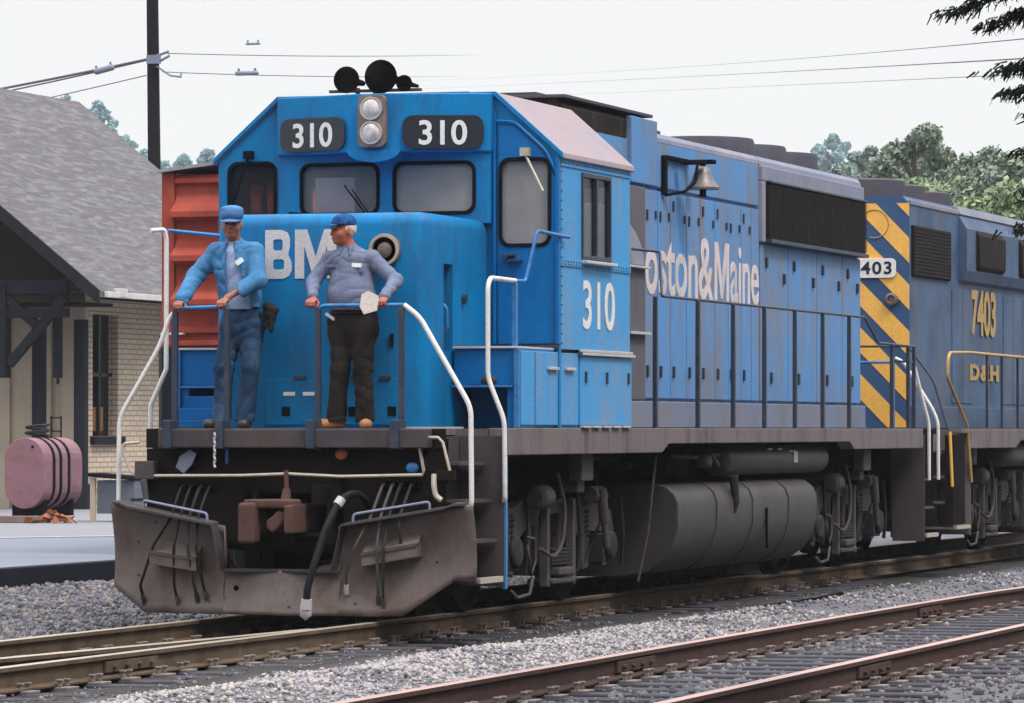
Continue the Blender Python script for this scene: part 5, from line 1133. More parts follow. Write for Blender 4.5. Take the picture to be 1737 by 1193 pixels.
stones('ballast', [(1.45, 4.0, -13, 2, 38000, .010, .023, light), (1.3, 4.6, 2, 14, 9000, .014, .030, lambda x, y: light(x, y) * .6)], 'stone_light', 'pale fresh ballast stones heaped between the two tracks')
rest = lambda x, y: np.where(np.abs(x) < 1.75, .10, np.where(np.abs(x - RX(y, 4.93)) < 1.2, .35, .8)) * np.clip(.4 + gnoise(x, y, .7, 8), 0, 1)
stones('ballast', [(-7.2, -1.2, -6, 13, 20000, .014, .042, lambda x, y: np.clip(.35 + gnoise(x, y, .6, 9), 0, 1)), (-1.3, 1.5, -11, 2, 1200, .012, .024, None), (1.3, 8.5, -14, 24, 30000, .010, .022, rest), (4.0, 9, -14, 0, 4000, .02, .04, None)], 'stone_dark', 'grey weathered ballast stones spread over the yard')

# rails
def rail_profile():    # (across, up) with the head top at 0
    return [(-.037, -.004), (-.030, 0), (.030, 0), (.037, -.004), (.037, -.030), (.010, -.045), (.009, -.135), (.070, -.150), (.070, -.162), (-.070, -.162), (-.070, -.150), (-.009, -.135), (-.010, -.045), (-.037, -.030)]
def make_rail(label, path, mats, group='running rails of the two tracks', z=0.0):
    pr = rail_profile(); n = len(pr); mb = MB(); path = [Vector((*p, 0)) for p in path]; vs = []
    for i, p in enumerate(path):
        d = (path[min(i + 1, len(path) - 1)] - path[max(i - 1, 0)]).normalized(); r_ = Vector((d.y, -d.x, 0))
        for a, h in pr: q = p + r_ * a; vs.append((q.x, q.y, z + h))
    for k in range(len(path) - 1):
        for i in range(n):
            mb.cur = 1 if i in (0, 1, 2) else 0
            mb.add([], []); mb.f.append((k * n + i, k * n + (i + 1) % n, (k + 1) * n + (i + 1) % n, (k + 1) * n + i)); mb.mi.append(mb.cur)
    mb.v = vs; mb.f += [tuple(range(n)), tuple(range(len(path) * n - n, len(path) * n))]; mb.mi += [0, 0]
    o = obj('rail', mb, mats); return setp(o, label, 'rail', group)
def joint(par, x, y, z=0.0, s=1, ang=0.0, m='rail_rust', L_=.9):
    mb = MB().box(.012, .035, -L_ / 2, L_ / 2, -.12, -.045)
    for k in range(4): mb.cyl((.035, -L_ * .36 + k * L_ * .24, -.085), (.06, -L_ * .36 + k * L_ * .24, -.085), .018, n=6)
    mb.v = [(x + s * a, y + b_, z + c_) for a, b_, c_ in mb.v]
    return obj('joint_bar', mb, m, par, .003)
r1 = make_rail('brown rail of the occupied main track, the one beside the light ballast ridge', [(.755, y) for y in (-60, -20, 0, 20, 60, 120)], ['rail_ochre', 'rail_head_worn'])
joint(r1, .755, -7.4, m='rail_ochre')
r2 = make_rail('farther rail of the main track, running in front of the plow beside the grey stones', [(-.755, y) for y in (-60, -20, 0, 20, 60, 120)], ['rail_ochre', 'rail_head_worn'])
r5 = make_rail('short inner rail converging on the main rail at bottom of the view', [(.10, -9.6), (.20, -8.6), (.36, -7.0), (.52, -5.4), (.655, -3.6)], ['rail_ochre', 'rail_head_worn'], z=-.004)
ys = list(np.linspace(-60, 0, 10)) + list(np.linspace(2, 30, 18))
r3 = make_rail('rusty pink siding rail beside the pale ballast ridge, bending away at its far end', [(float(RX(np.array(y), 4.10)), y) for y in ys], ['rail_rust', 'rail_head_rusty'], z=.02)
r4 = make_rail('rusty pink siding rail farther from the locomotives, crossing the bottom corner of the view', [(float(RX(np.array(y), 5.80)), y) for y in ys], ['rail_rust', 'rail_head_rusty'], z=.02)
for y in (-6.7, 2.6): joint(r3, float(RX(np.array(y), 4.10)), y, .02)
joint(r4, float(RX(np.array(-6.9), 5.80)), -6.9, .02)
# ties
def make_tie(name, label, group, w_):
    root = thing(name, label, 'railroad tie', group)
    o = MB().box(-w_ / 2, w_ / 2, -.11, .11, -.16, 0)
    wood = obj('timber', o, 'tie_wood', root, .012)
    return root, wood
def plates(root, xs, z):
    for x in xs:
        mb = MB().box(x - .17, x + .17, -.09, .09, 0, .018)
        for a in (-.095, .095):
            for b_ in (-.055, .055): mb.box(x + a - .014, x + a + .014, b_ - .014, b_ + .014, .018, .06).box(x + a - .022, x + a + .022, b_ - .02, b_ + .02, .055, .07)
        obj('tie_plate', mb, 'tie_plate', root, .004)
tA, _ = make_tie('railroad_tie', 'dark timber tie bedded under the main track rails', 'ties under the main track', 2.6); plates(tA, (-.755, .755), 0)
tB, _ = make_tie('railroad_tie', 'weathered timber tie under the rusty siding rails', 'ties under the siding', 2.95); plates(tB, (-.85, .85), 0)
y = -10.3; first = True
while y < 13:
    t = tA if first else dup_tree(tA); first = False
    t.location = (random.uniform(-.05, .05), y, -.178 + random.uniform(-.006, 0)); t.rotation_euler = (0, 0, random.uniform(-.015, .015)); y += .54
y = -12.2; first = True
while y < 10:
    t = tB if first else dup_tree(tB); first = False
    t.location = (float(RX(np.array(y), 4.95)), y, -.162 + random.uniform(-.004, 0)); t.rotation_euler = (0, 0, random.uniform(-.02, .02) - (.02 * (y - 4) if y > 4 else 0)); y += .56
# things lying by the track
for (x, y, l, a, lab) in ((3.66, .5, 1.5, 0.04, 'rusty plank lying against the siding rail'), (3.72, -5.0, .9, 0.05, 'short rusty board beside the siding rail at its near joint')):
    o = obj('rusty_plank', MB().box(-.09, .09, -l / 2, l / 2, -.02, .03), 'plank_rust', None, .006); o.location = (x, y, float(H(np.array([x]), np.array([y]))[0]) + .05); o.rotation_euler = (.02, .1, a); setp(o, lab, 'plank', 'scrap boards beside the siding')
o = obj('iron_rod', MB().tube([(0, -1.9, 0), (.03, -.6, .02), (0, .7, .01), (-.05, 1.9, .02)], .025, 6), 'black_grime', None); o.location = (2.05, 6.1, -.15); setp(o, 'dark iron rod lying on the grey ballast beside the fuel tank', 'rod')

# station platform: raised paved strip with a kerb, a stripe and a concrete strip behind it
px_ = -7.25
o = obj('platform', MB().box(-60, px_, -40, 30, -.35, .02).box(-60, -12, 30.001, 53, -.35, .02), 'cabinet_slate', None); setp(o, kind='structure'); o.data.materials.clear()
m = mat('platform_paving', (0.1561, 0.1717, 0.2081), .8, 0, .2, 1.0, (0.15, 0.17, 0.22), dirt=(0.10, 0.11, 0.145), dirt_amt=.35, dirt_scale=1.0, dirt_stretch=(.3, 1.4, 1), bmp=.2); o.data.materials.append(m)
o = obj('platform_kerb', MB().box(px_ - .18, px_ + .03, -40, 30, -.30, .035), 'timber_worn', None, .01); setp(o, kind='structure'); o.data.materials.clear(); o.data.materials.append(MATS['boxcar_black'])  # black kerb colour stands for the shade on its face
mat('paint_stripe', (0.5049, 0.4896, 0.4743), .7, 0, .25, 2); mat('concrete_pale', (0.1942, 0.1988, 0.2219), .85, 0, .12, 1.2)
o = obj('pavement', MB().prism([(-13.9, 18.6), (-13.9, 60), (-40, 60), (-40, 52)][::-1] if False else [(-11.0, 23.4), (-13.1, 20.7), (-16.5, 16.3), (-40, 30), (-40, 52.9), (-12.1, 52.9), (-12.1, 29.9), (-9, 29.9), (-9, 26)], 'Z', .02, .028), 'concrete_pale'); setp(o, kind='structure')
o = obj('paint_stripe', MB().prism([(-11.0, 23.4), (-13.1, 20.7), (-16.5, 16.3), (-16.65, 16.4), (-13.25, 20.85), (-11.1, 23.55)], 'Z', .028, .034), 'paint_stripe'); setp(o, kind='structure')

# ================================================================== STATION
ST = thing('station_building', 'cream brick railway depot with a big grey shingled roof and dark timber porch', 'building', loc=(-25, 46, 0))
SI = Matrix.Translation((25, -46, 0))
def SP(name, mb, m, bevel=0, par=None):
    o = obj(name, mb, m, par or ST, bevel)
    if par is None: o.matrix_parent_inverse = SI
    return o
wx, wy0, wy1 = -21.34, 42.7, 51.5
def zroof(x): return 4.1 + (-20.04 - x) / 5.56 * 4.45
SP('side_wall', MB().plate([(wy0, 0), (wy1, 0), (wy1, 4.75), (wy0, 4.75)], [[(43.10, 1.40), (44.33, 1.40), (44.33, 3.75), (43.10, 3.75)], [(46.4, .1), (47.9, .1), (47.9, 3.4), (46.4, 3.4)]], 'X', wx - .3, wx), 'cream_brick')
wall_e = SP('end_wall', MB().plate([(-29.8, 0), (wx - .302, 0), (wx - .302, 4.8), (-25.6, 8.2), (-29.8, 4.8)], [[(-24.9, .1), (-23.9, .1), (-23.9, 3.2), (-24.9, 3.2)]], 'Y', wy0, wy0 + .3), 'smooth_plaster')
SP('back_wall', MB().box(-29.8, wx - .31, 51.2, 51.5, 0, 4.8).box(-29.8, -29.5, 43.1, 51.1, 0, 4.8), 'cream_brick')
SP('corner_pilaster', MB().box(wx - .42, wx + .06, wy0 - .10, wy0 - .004, 0, 4.1).box(-22.40, -22.0, wy0 - .08, wy0 - .004, 0, 4.1).box(-23.12, -22.86, wy0 - .08, wy0 - .004, 0, 4.1), 'smooth_plaster')
wn = SP('window', MB().box(wx - .22, wx - .20, 43.1, 44.33, 1.4, 3.75).box(wx - .2, wx - .12, 43.68, 43.75, 1.4, 3.75).box(wx - .2, wx - .12, 43.1, 44.33, 2.55, 2.62), 'window_dark')
obj('window_sill', MB().box(wx - .1, wx + .12, 42.98, 44.45, 1.24, 1.395), 'timber_dark', wn, .01)
obj('window_notice', MB().box(wx - .19, wx - .175, 43.42, 44.02, 1.50, 1.96), 'orange_sign', wn)
SP('door', MB().box(wx - .22, wx - .18, 46.4, 47.9, .1, 3.4), 'window_dark')
SP('end_door', MB().box(-24.9, -23.9, wy0 + .2, wy0 + .24, .1, 3.2), 'window_dark')
roof = SP('roof', MB().prism([(-20.04, 4.1), (-25.6, 8.55), (-31.16, 4.1), (-31.16, 3.98), (-25.6, 8.40), (-20.04, 3.98)], 'Y', 40.4, 52.2), 'shingle')
obj('soffit', MB().prism([(-20.10, 3.975), (-25.6, 8.38), (-31.1, 3.975), (-31.1, 3.94), (-25.6, 8.33), (-20.10, 3.94)], 'Y', 40.45, 52.1), 'timber_soffit', roof)
obj('verge_board', MB().prism([(-20.02, 4.11), (-25.6, 8.56), (-31.18, 4.11), (-31.18, 3.83), (-25.6, 8.28), (-20.02, 3.83)], 'Y', 40.33, 40.39), 'timber_dark', roof, .01)
obj('gutter', MB().box(-20.03, -19.95, 40.6, 52.2, 3.98, 4.09).box(-20.1, -19.93, 41.2, 41.5, 4.0, 4.16), 'gutter_white', roof, .01)
# timber porch at the near end
mb = MB().box(-29.5, -20.9, 40.85, 41.02, 4.06, 4.32).box(-29.5, -20.9, 40.85, 41.02, 3.62, 3.80)
SP('tie_beam', mb, 'timber_dark', .01)
SP('porch_shade_ceiling', MB().box(-29.4, -20.7, 41.12, 42.58, 3.86, 3.92), 'timber_soffit')  # dark ceiling added to deepen the shade under the porch
SP('gable_boarding', MB().prism([(-20.6, 4.35), (-25.6, 8.2), (-30.6, 4.35)], 'Y', 41.05, 41.10), 'timber_soffit')
for x0, x1 in ((-22.22, -21.90), (-21.06, -20.78)): pass
for x in (-22.28, -25.6, -28.9): SP('porch_post', MB().box(x - .16, x + .16, 40.8, 41.06, 2.5 if x > -23 else 0, 4.3), 'timber_dark', .01)
for x, zb in ((-21.83, 1.2), (-20.97, .9)):
    SP('porch_post', MB().box(x - .11, x + .11, 41.6, 41.8, 0.0, 3.6).box(x - .17, x + .17, 41.55, 41.85, 0, .5 if x > -21.5 else 1.3), 'timber_dark', .01)
SP('post_bracket', MB().box(-21.33, -21.19, 41.2, 41.35, 2.5, 3.9).cyl((-21.26, 41.28, 2.38), (-21.26, 41.28, 2.5), .03), 'timber_dark', .01)
for (xa, za, xb, zb) in ((-20.95, 4.0, -22.1, 2.75), (-22.15, 4.0, -21.5, 3.45), (-22.4, 4.0, -23.6, 2.75), (-25.4, 3.9, -24.2, 2.7)):
    d = Vector((xb - xa, 0, zb - za)).normalized(); n_ = Vector((-d.z, 0, d.x)) * .085
    SP('knee_brace', MB().prism([(xa + n_.x, za + n_.z), (xb + n_.x, zb + n_.z), (xb - n_.x, zb - n_.z), (xa - n_.x, za - n_.z)], 'Y', 40.86, 41.0), 'timber_dark', .01)

# oil tank, timber, litter, small cabinet
tk = thing('oil_tank', 'faded pink oval steel oil tank standing on end of a timber platform', 'oil tank', loc=(-21.6, 41, .16))
def oval(cx, cz, w_, h_, n=10):
    r = w_; pts = [(cx + r * math.cos(R(180 * i / n)), cz + (h_ - r) + r * math.sin(R(180 * i / n))) for i in range(n + 1)]
    return pts + [(cx - r * math.cos(R(180 * i / n)), cz - (h_ - r) - r * math.sin(R(180 * i / n))) for i in range(n + 1)]
kk = (-20.0 + 2.6, 0)
tx, ty_ = -17.0, 30.3
tk.location = (tx, ty_, 0)
TI = Matrix.Translation((-tx, -ty_, 0))
def TP(name, mb, m, bevel=0): o = obj(name, mb, m, tk, bevel); o.matrix_parent_inverse = TI; return o
TP('shell', MB().prism(oval(tx, .82, .345, .575, 12), 'Y', ty_, ty_ + 1.55), 'tank_pink', .03)
for dy in (.35, .62, .95): TP('strap', MB().prism(oval(tx, .82, .352, .582, 12), 'Y', ty_ + dy, ty_ + dy + .10), 'gasket')
TP('cradle', MB().box(tx - .28, tx + .28, ty_ + .15, ty_ + .3, .12, .45).box(tx - .28, tx + .28, ty_ + 1.2, ty_ + 1.35, .12, .45).cyl((tx + .15, ty_ - .02, 1.25), (tx + .15, ty_, 1.25), .02), 'gasket')
TP('hose_coil', MB().tube([(tx - .1 + .16 * math.cos(a * .8), ty_ + .75 + .3 * math.sin(a * .8), 1.41 + .012 * a) for a in range(18)], .025, 6), 'rubber_black')
o = obj('timber_sill', MB().box(-19.4, -16.6, 29.9, 30.15, .03, .14), 'timber_worn', None, .01); setp(o, 'worn timber sill lying in front of the pink oil tank', 'timber')
mb = MB()
for k in range(46):
    a, r_ = random.uniform(0, 6.28), abs(random.gauss(0, .28)); c_ = (-16.45 + r_ * math.cos(a) * 1.3, 30.1 + r_ * math.sin(a), .06 + max(0, .16 - r_ * .4) * random.random())
    d1 = Vector((random.gauss(0, 1), random.gauss(0, 1), random.gauss(0, .4))).normalized() * random.uniform(.05, .14); d2 = d1.cross(Vector((random.random(), random.random(), 1))).normalized() * random.uniform(.03, .09)
    c_ = Vector(c_); th = Vector((0, 0, .012)); q = [c_ - d1, c_ + d2, c_ + d1, c_ - d2]; mb.add(q + [p + th for p in q], [(0, 1, 2, 3), (4, 7, 6, 5), (0, 4, 5, 1), (1, 5, 6, 2), (2, 6, 7, 3), (3, 7, 4, 0)])
o = obj('litter_heap', mb, 'leaf_litter'); setp(o, 'small heap of orange scraps and leaves beside the pink tank', 'litter', kind='stuff')
cb_ = thing('utility_bench', 'slate coloured bench cabinet with dark top against the depot wall', 'cabinet', loc=(-15.9, 31.5, 0))
o = obj('bench_top', MB().prism([(-.38, .76), (.42, .70), (.42, .76), (-.38, .82)], 'Y', -.3, .35), 'gasket', cb_, .01)
obj('cabinet_body', MB().box(-.26, .40, -.2, .3, .16, .70), 'cabinet_slate', cb_, .01); obj('leg', MB().box(-.36, -.28, -.25, -.18, 0, .74), 'smooth_plaster', cb_); obj('leg', MB().box(.3, .38, .2, .28, 0, .70), 'smooth_plaster', cb_)
sg = thing('hand_truck', 'narrow dark iron hand truck leaning by the depot wall', 'hand truck', loc=(-17.15, 31.9, 0))
obj('upright', MB().tube([(-.09, 0, 0), (-.09, 0, 1.75)], .014, 6).tube([(.09, 0, 0), (.09, 0, 1.75)], .014, 6), 'gasket', sg); mb = MB()
for z in (1.72, 1.5, 1.3, 1.1, .4): mb.cyl((-.09, 0, z), (.09, 0, z), .011, n=6)
obj('rung', mb, 'gasket', sg)

# ================================================================== BOXCAR
BX = thing('boxcar', 'rust red boxcar with ribbed end standing behind the first locomotive', 'boxcar', loc=(-6.05, 13.5, 0))
x0, x1, y0 = -1.60, 1.60, 0.0
BZ = Matrix.Identity(4)
obj('body', MB().box(x0 + .03, x1 - .03, .05, 12.5, 2.5, 4.56), 'boxcar_red', BX)
obj('lower_body', MB().box(x0, x1, 0, 12.5, 1.05, 2.49), 'boxcar_black', BX)
en = obj('end_panel', MB().box(x0 + .10, x1 - .10, 0.02, .05, 2.5, 4.55), 'boxcar_red', BX)
obj('corner_post', MB().box(x0, x0 + .17, -.03, .05, 2.5, 4.58), 'boxcar_red', BX, .02); obj('corner_post', MB().box(x1 - .17, x1, -.03, .05, 2.5, 4.58), 'boxcar_red', BX, .02)
for k, z in enumerate((4.50, 4.13, 3.61, 3.09, 2.72)):
    pr_ = [(0.03, z + .20), (-.05, z + .08), (-.20, z - .02), (-.20, z - .09), (.0, z - .125), (.03, z - .125)] if 1 <= k <= 3 else [(0.03, z + .05), (-.05, z), (-.05, z - .05), (.03, z - .06)]
    obj('end_rib', MB().prism(pr_, 'X', x0 + .18, x1 - .18), 'boxcar_red', BX, .01)
obj('end_sill', MB().box(x0 + .05, x1 - .05, -.06, .02, 2.52, 2.58), 'boxcar_red', BX, .01)
obj('grab_iron', MB().tube([(x0 + .02, -.03, 2.66), (x0 + .02, -.09, 2.66), (x0 + .30, -.09, 2.66), (x0 + .30, -.03, 2.66)], .012, 6), 'gutter_white', BX)
obj('roof', MB().prism([(x0 - .03, 4.575), (x0 - .03, 4.61), (0, 4.80), (x1 + .03, 4.61), (x1 + .03, 4.575), (0, 4.76)], 'Y', -.12, 12.6), 'boxcar_roof', BX)
for yb in (1.2, 11.3):
    tt = obj('truck', MB().box(-1.05, 1.05, yb - .3, yb + .3, .5, 1.0).box(-1.05, -.95, yb - 1.1, yb + 1.1, .35, .6).box(.95, 1.05, yb - 1.1, yb + 1.1, .35, .6), 'black_grime', BX)
    for q_ in (-.85, .85): obj('wheelset', MB().cyl((-.76, yb + q_, .42), (-.62, yb + q_, .42), .42, n=24).cyl((.62, yb + q_, .42), (.76, yb + q_, .42), .42, n=24).cyl((-.7, yb + q_, .42), (.7, yb + q_, .42), .07), 'wheel_steel', tt)
# blue tank car dome glimpsed behind the nose is the nose of the far walkway; left out

# ================================================================== POLE, WIRES
pl = thing('utility_pole', 'tall dark wooden utility pole rising behind the depot roof', 'utility pole', loc=(-27.0, 60, 0))
obj('shaft', MB().lathe((0, 0, 0), (-.0135, 0, 1), [(0, .17), (14, .13)], 14), 'pole_wood', pl, smooth=True)
obj('crossarm_bracket', MB().tube([(-.12, -.1, 10.15), (.3, -.12, 10.28), (.32, -.12, 10.18), (.0, -.12, 10.02)], .03, 6).tube([(0, -.14, 9.95), (.35, -.14, 9.72), (.62, -.14, 9.68), (.62, -.14, 9.76)], .025, 6).box(-.2, .1, -.25, -.1, 10.0, 10.2), 'closure_grey', pl, smooth=True)
for z in (10.9, 9.4, 8.9, 11.1): obj('pole_step', MB().cyl((-.2, -.1, z), (-.02, -.1, z), .02, n=6), 'pole_wood', pl)
def wire(label, pts, r, sag=0.0, r0=None):
    a, b_ = Vector(pts[0]), Vector(pts[1]); q = [a.lerp(b_, t) - Vector((0, 0, sag * 4 * t * (1 - t))) for t in np.linspace(0, 1, 16)]
    o = obj('overhead_wire', MB().tube(q, r, 6, rs=[(r0 or r) + (r - (r0 or r)) * (i / 15) ** 3 for i in range(16)]), 'cable_black'); return setp(o, label, 'wire', 'overhead wires')
wire('thick cable running down from the utility pole over the depot ridge', [(-27.3, 60, 10.12), (-44, 58, 7.9)], .030, .25)
wire('second cable just under the thick one, carrying a closure', [(-27.3, 60, 10.10), (-44, 58, 7.65)], .018, .28)
wire('thin lower wire from the utility pole towards the depot roof', [(-27.3, 60, 9.75), (-44, 58, 6.95)], .012, .2)
wire('faint wire leaving the utility pole at bracket height towards the locomotive', [(-26.8, 60, 10.25), (-20, 63, 10.28)], .0006, .05, .010)
wire('short wire leaving the utility pole just below its bracket', [(-26.9, 60, 9.82), (-20, 61.5, 9.66)], .0006, .05, .010)
def closure(x, y, z, l, r, tilt, label):
    o = obj('splice_closure', MB().lathe((-l / 2, 0, 0), (1, 0, 0), [(0, .02), (.02, r * .8), (.05, r), (l - .05, r), (l - .02, r * .8), (l, .02)], 12).box(-l * .4, -l * .3, -.01, .01, r, r + .06).box(l * .3, l * .4, -.01, .01, r, r + .06), 'closure_grey', None, smooth=True)
    o.location = (x, y, z); o.rotation_euler = (0, -tilt, 0); setp(o, label, 'cable closure', 'closures hung on the overhead cables')
closure(-28.15, 59.5, 9.87, .52, .075, R(13), 'dark cable closure hanging on the cable over the depot ridge')
closure(-25.0, 60.5, 9.78, .58, .055, 0, 'pale horizontal closure hanging clear of the pole above the boxcar')
closure(-24.85, 60.5, 10.46, .36, .028, 0, 'thin short closure floating above the paler one')
wire('upper of the three wires crossing the sky near the dark conifer', [(-22, 60, 9.45), (-4.5, 60, 10.2)], .018, .16, .001)
wire('middle and thickest of the three wires near the dark conifer', [(-24, 60, 9.22), (-4.5, 60, 9.68)], .022, .05, .001)
wire('lowest of the three wires near the dark conifer', [(-22, 60, 9.0), (-4.5, 60, 9.32)], .014, .03, .001)

# ================================================================== TREES
def leaves_mesh(centres, n, size, squash=.8, flat=0.0):
    """many small leaf-clump quads spread through the clumps' volumes"""
    V = []; 
    C_ = np.array([c[:3] for c in centres]); Rr = np.array([c[3] for c in centres]); wts = Rr ** 2 / (Rr ** 2).sum()
    k = RNG.choice(len(C_), n, p=wts)
    d = RNG.normal(size=(n, 3)); d /= np.linalg.norm(d, axis=1)[:, None]
    r = RNG.random(n) ** .38
    p = C_[k] + d * (r * Rr[k])[:, None] * np.array([1, 1, squash]) + RNG.normal(size=(n, 3)) * .04
    nrm = d * .6 + RNG.normal(size=(n, 3)) * .7 + np.array([0, 0, flat]); nrm /= np.linalg.norm(nrm, axis=1)[:, None]
    t = np.cross(nrm, RNG.normal(size=(n, 3))); t /= np.linalg.norm(t, axis=1)[:, None]; b_ = np.cross(nrm, t)
    s = (size * RNG.uniform(.6, 1.35, n))[:, None]
    q = np.stack([p - t * s, p + b_ * s * .55, p + t * s, p - b_ * s * .55], 1).reshape(-1, 3)
    return q, np.arange(4 * n).reshape(n, 4)
def fast_mesh(name, V, F, m, par=None):
    me = bpy.data.meshes.new(name); me.vertices.add(len(V)); me.vertices.foreach_set('co', np.asarray(V, np.float32).ravel()); k = F.shape[1]
    me.loops.add(F.size); me.loops.foreach_set('vertex_index', F.ravel().astype(np.int32)); me.polygons.add(len(F))
    me.polygons.foreach_set('loop_start', np.arange(len(F)) * k); me.polygons.foreach_set('loop_total', np.full(len(F), k)); me.update()
    me.materials.append(MATS[m]); o = bpy.data.objects.new(name, me); COL.objects.link(o)
    if par: o.parent = par
    return o
def tree(label, x, y, h, w_, m, group, n=9000, leafs=.22, shape='round', name='broadleaf_tree', seed=1, base=.25):
    rs = random.Random(seed); root = thing(name, label, 'tree', group, loc=(x, y, -.3))
    cl = []
    K = 46
    for i in range(K):
        t = i / (K - 1); zz = h * (base + (1 - base) * (t ** .8) * .93)
        env = math.sin(math.pi * min(1, .18 + .80 * (1 - t) if shape == 'cone' else .15 + .82 * (1 - abs(2 * (.42 - t) if t < .42 else (t - .42) / .62)))) if shape != 'round' else math.sqrt(max(.05, 1 - ((t - .40) / .64) ** 2))
        if shape == 'cone': env = 1.05 * (1 - t) ** .8 + .08
        a = rs.uniform(0, 6.28); rr = w_ * .5 * env * rs.uniform(.25, .92)
        cl.append((rr * math.cos(a), rr * math.sin(a), zz, w_ * rs.uniform(.075, .19) * (.6 + .5 * env)))
    mb = MB().tube([(0, 0, 0), (rs.uniform(-.1, .1), 0, h * .3), (rs.uniform(-.2, .2), .1, h * .6), (0, 0, h * .93)], 0, 8, rs=[h * .026, h * .020, h * .012, h * .003])
    for c in cl[::2]: z0 = max(h * .15, c[2] - w_ * .22); mb.tube([(0, 0, z0), (c[0] * .5, c[1] * .5, (z0 + c[2]) / 2 + .1), (c[0], c[1], c[2])], 0, 5, rs=[h * .009, h * .006, h * .002])
    obj('trunk', mb, 'bark', root, smooth=True)
    V, F = leaves_mesh(cl, n, leafs); fast_mesh('crown', V, F, m, root)
    return root
G1 = 'trees beyond the yard'; G2 = 'trees on the far ridge'
# far ridge that carries the distant trees
rx_ = np.linspace(-900, 500, 57); ry_ = np.linspace(380, 1000, 26); RXg, RYg = np.meshgrid(rx_, ry_, indexing='ij')
def ridge(x, y): return -.5 + 29 * sst(380, 500, y) * (1 - sst(800, 1000, y)) * sst(-900, -600, x) * (1 - sst(250, 500, x)) * (.9 + .2 * gnoise(x, y, 70., 31))
q0 = (np.arange(56)[:, None] * 26 + np.arange(25)[None]).ravel()
hl = fast_mesh('hill', np.stack([RXg, RYg, ridge(RXg, RYg)], -1).reshape(-1, 3), np.stack([q0, q0 + 26, q0 + 27, q0 + 1], 1), 'leaf_green'); setp(hl, kind='structure')
def rt_(label, x, y, top, w_, m, g, n, ls, seed, name='broadleaf_tree', base=.2):
    gz = float(ridge(np.array([float(x)]), np.array([float(y)]))[0]) if y > 380 else -.3
    t_ = tree(label, x, y, (top - gz) * 1.03, w_, m, g, n, ls, seed=seed, base=base, name=name); t_.location[2] = gz; return t_
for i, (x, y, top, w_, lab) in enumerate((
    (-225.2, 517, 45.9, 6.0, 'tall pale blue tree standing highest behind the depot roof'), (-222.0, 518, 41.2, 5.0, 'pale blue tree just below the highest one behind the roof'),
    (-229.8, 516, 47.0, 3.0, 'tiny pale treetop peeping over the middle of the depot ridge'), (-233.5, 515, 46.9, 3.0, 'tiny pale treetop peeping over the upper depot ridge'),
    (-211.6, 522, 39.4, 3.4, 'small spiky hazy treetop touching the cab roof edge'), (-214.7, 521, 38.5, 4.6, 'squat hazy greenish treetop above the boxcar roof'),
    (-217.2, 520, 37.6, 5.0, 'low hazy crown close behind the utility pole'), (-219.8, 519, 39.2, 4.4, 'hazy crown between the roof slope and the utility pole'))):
    rt_(lab, x, y, top, w_, 'leaf_haze_blue', G2, 9000, .22, 120 + i)
rt_('pale blue rounded tree, highest one above the last fans', -155.2, 645, 48.0, 6.0, 'leaf_haze_blue', G2, 8000, .38, 141)
rt_('pale blue treetop just beside the highest one above the last fans', -157.6, 644, 46.6, 4.6, 'leaf_haze_blue', G2, 5000, .38, 142)
rt_('pale blue smaller treetop on the outer side of the pale pair', -151.9, 646, 45.3, 4.4, 'leaf_haze_blue', G2, 5000, .38, 143)
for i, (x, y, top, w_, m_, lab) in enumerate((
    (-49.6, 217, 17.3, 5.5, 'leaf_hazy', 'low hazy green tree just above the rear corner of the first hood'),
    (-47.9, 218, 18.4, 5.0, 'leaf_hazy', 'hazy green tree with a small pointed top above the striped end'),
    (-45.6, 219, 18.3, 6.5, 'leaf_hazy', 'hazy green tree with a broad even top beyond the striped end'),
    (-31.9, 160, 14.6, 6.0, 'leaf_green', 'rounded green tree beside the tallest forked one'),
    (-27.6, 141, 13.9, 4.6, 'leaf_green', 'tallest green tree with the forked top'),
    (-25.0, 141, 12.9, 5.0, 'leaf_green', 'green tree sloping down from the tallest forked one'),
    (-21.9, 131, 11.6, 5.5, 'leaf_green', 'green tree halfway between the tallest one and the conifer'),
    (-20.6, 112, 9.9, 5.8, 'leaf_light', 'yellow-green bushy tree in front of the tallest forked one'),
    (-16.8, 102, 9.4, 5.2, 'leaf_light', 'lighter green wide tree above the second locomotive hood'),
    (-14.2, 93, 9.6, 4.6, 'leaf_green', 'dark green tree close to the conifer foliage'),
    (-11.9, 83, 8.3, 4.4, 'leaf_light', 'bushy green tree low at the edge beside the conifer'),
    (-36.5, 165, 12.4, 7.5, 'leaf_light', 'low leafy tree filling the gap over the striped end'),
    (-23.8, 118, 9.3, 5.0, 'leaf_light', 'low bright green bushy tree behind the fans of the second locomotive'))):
    rt_(lab, x, y, top, w_, m_, G1, 30000, .115 if y < 200 else .17, 150 + i, base=.10)
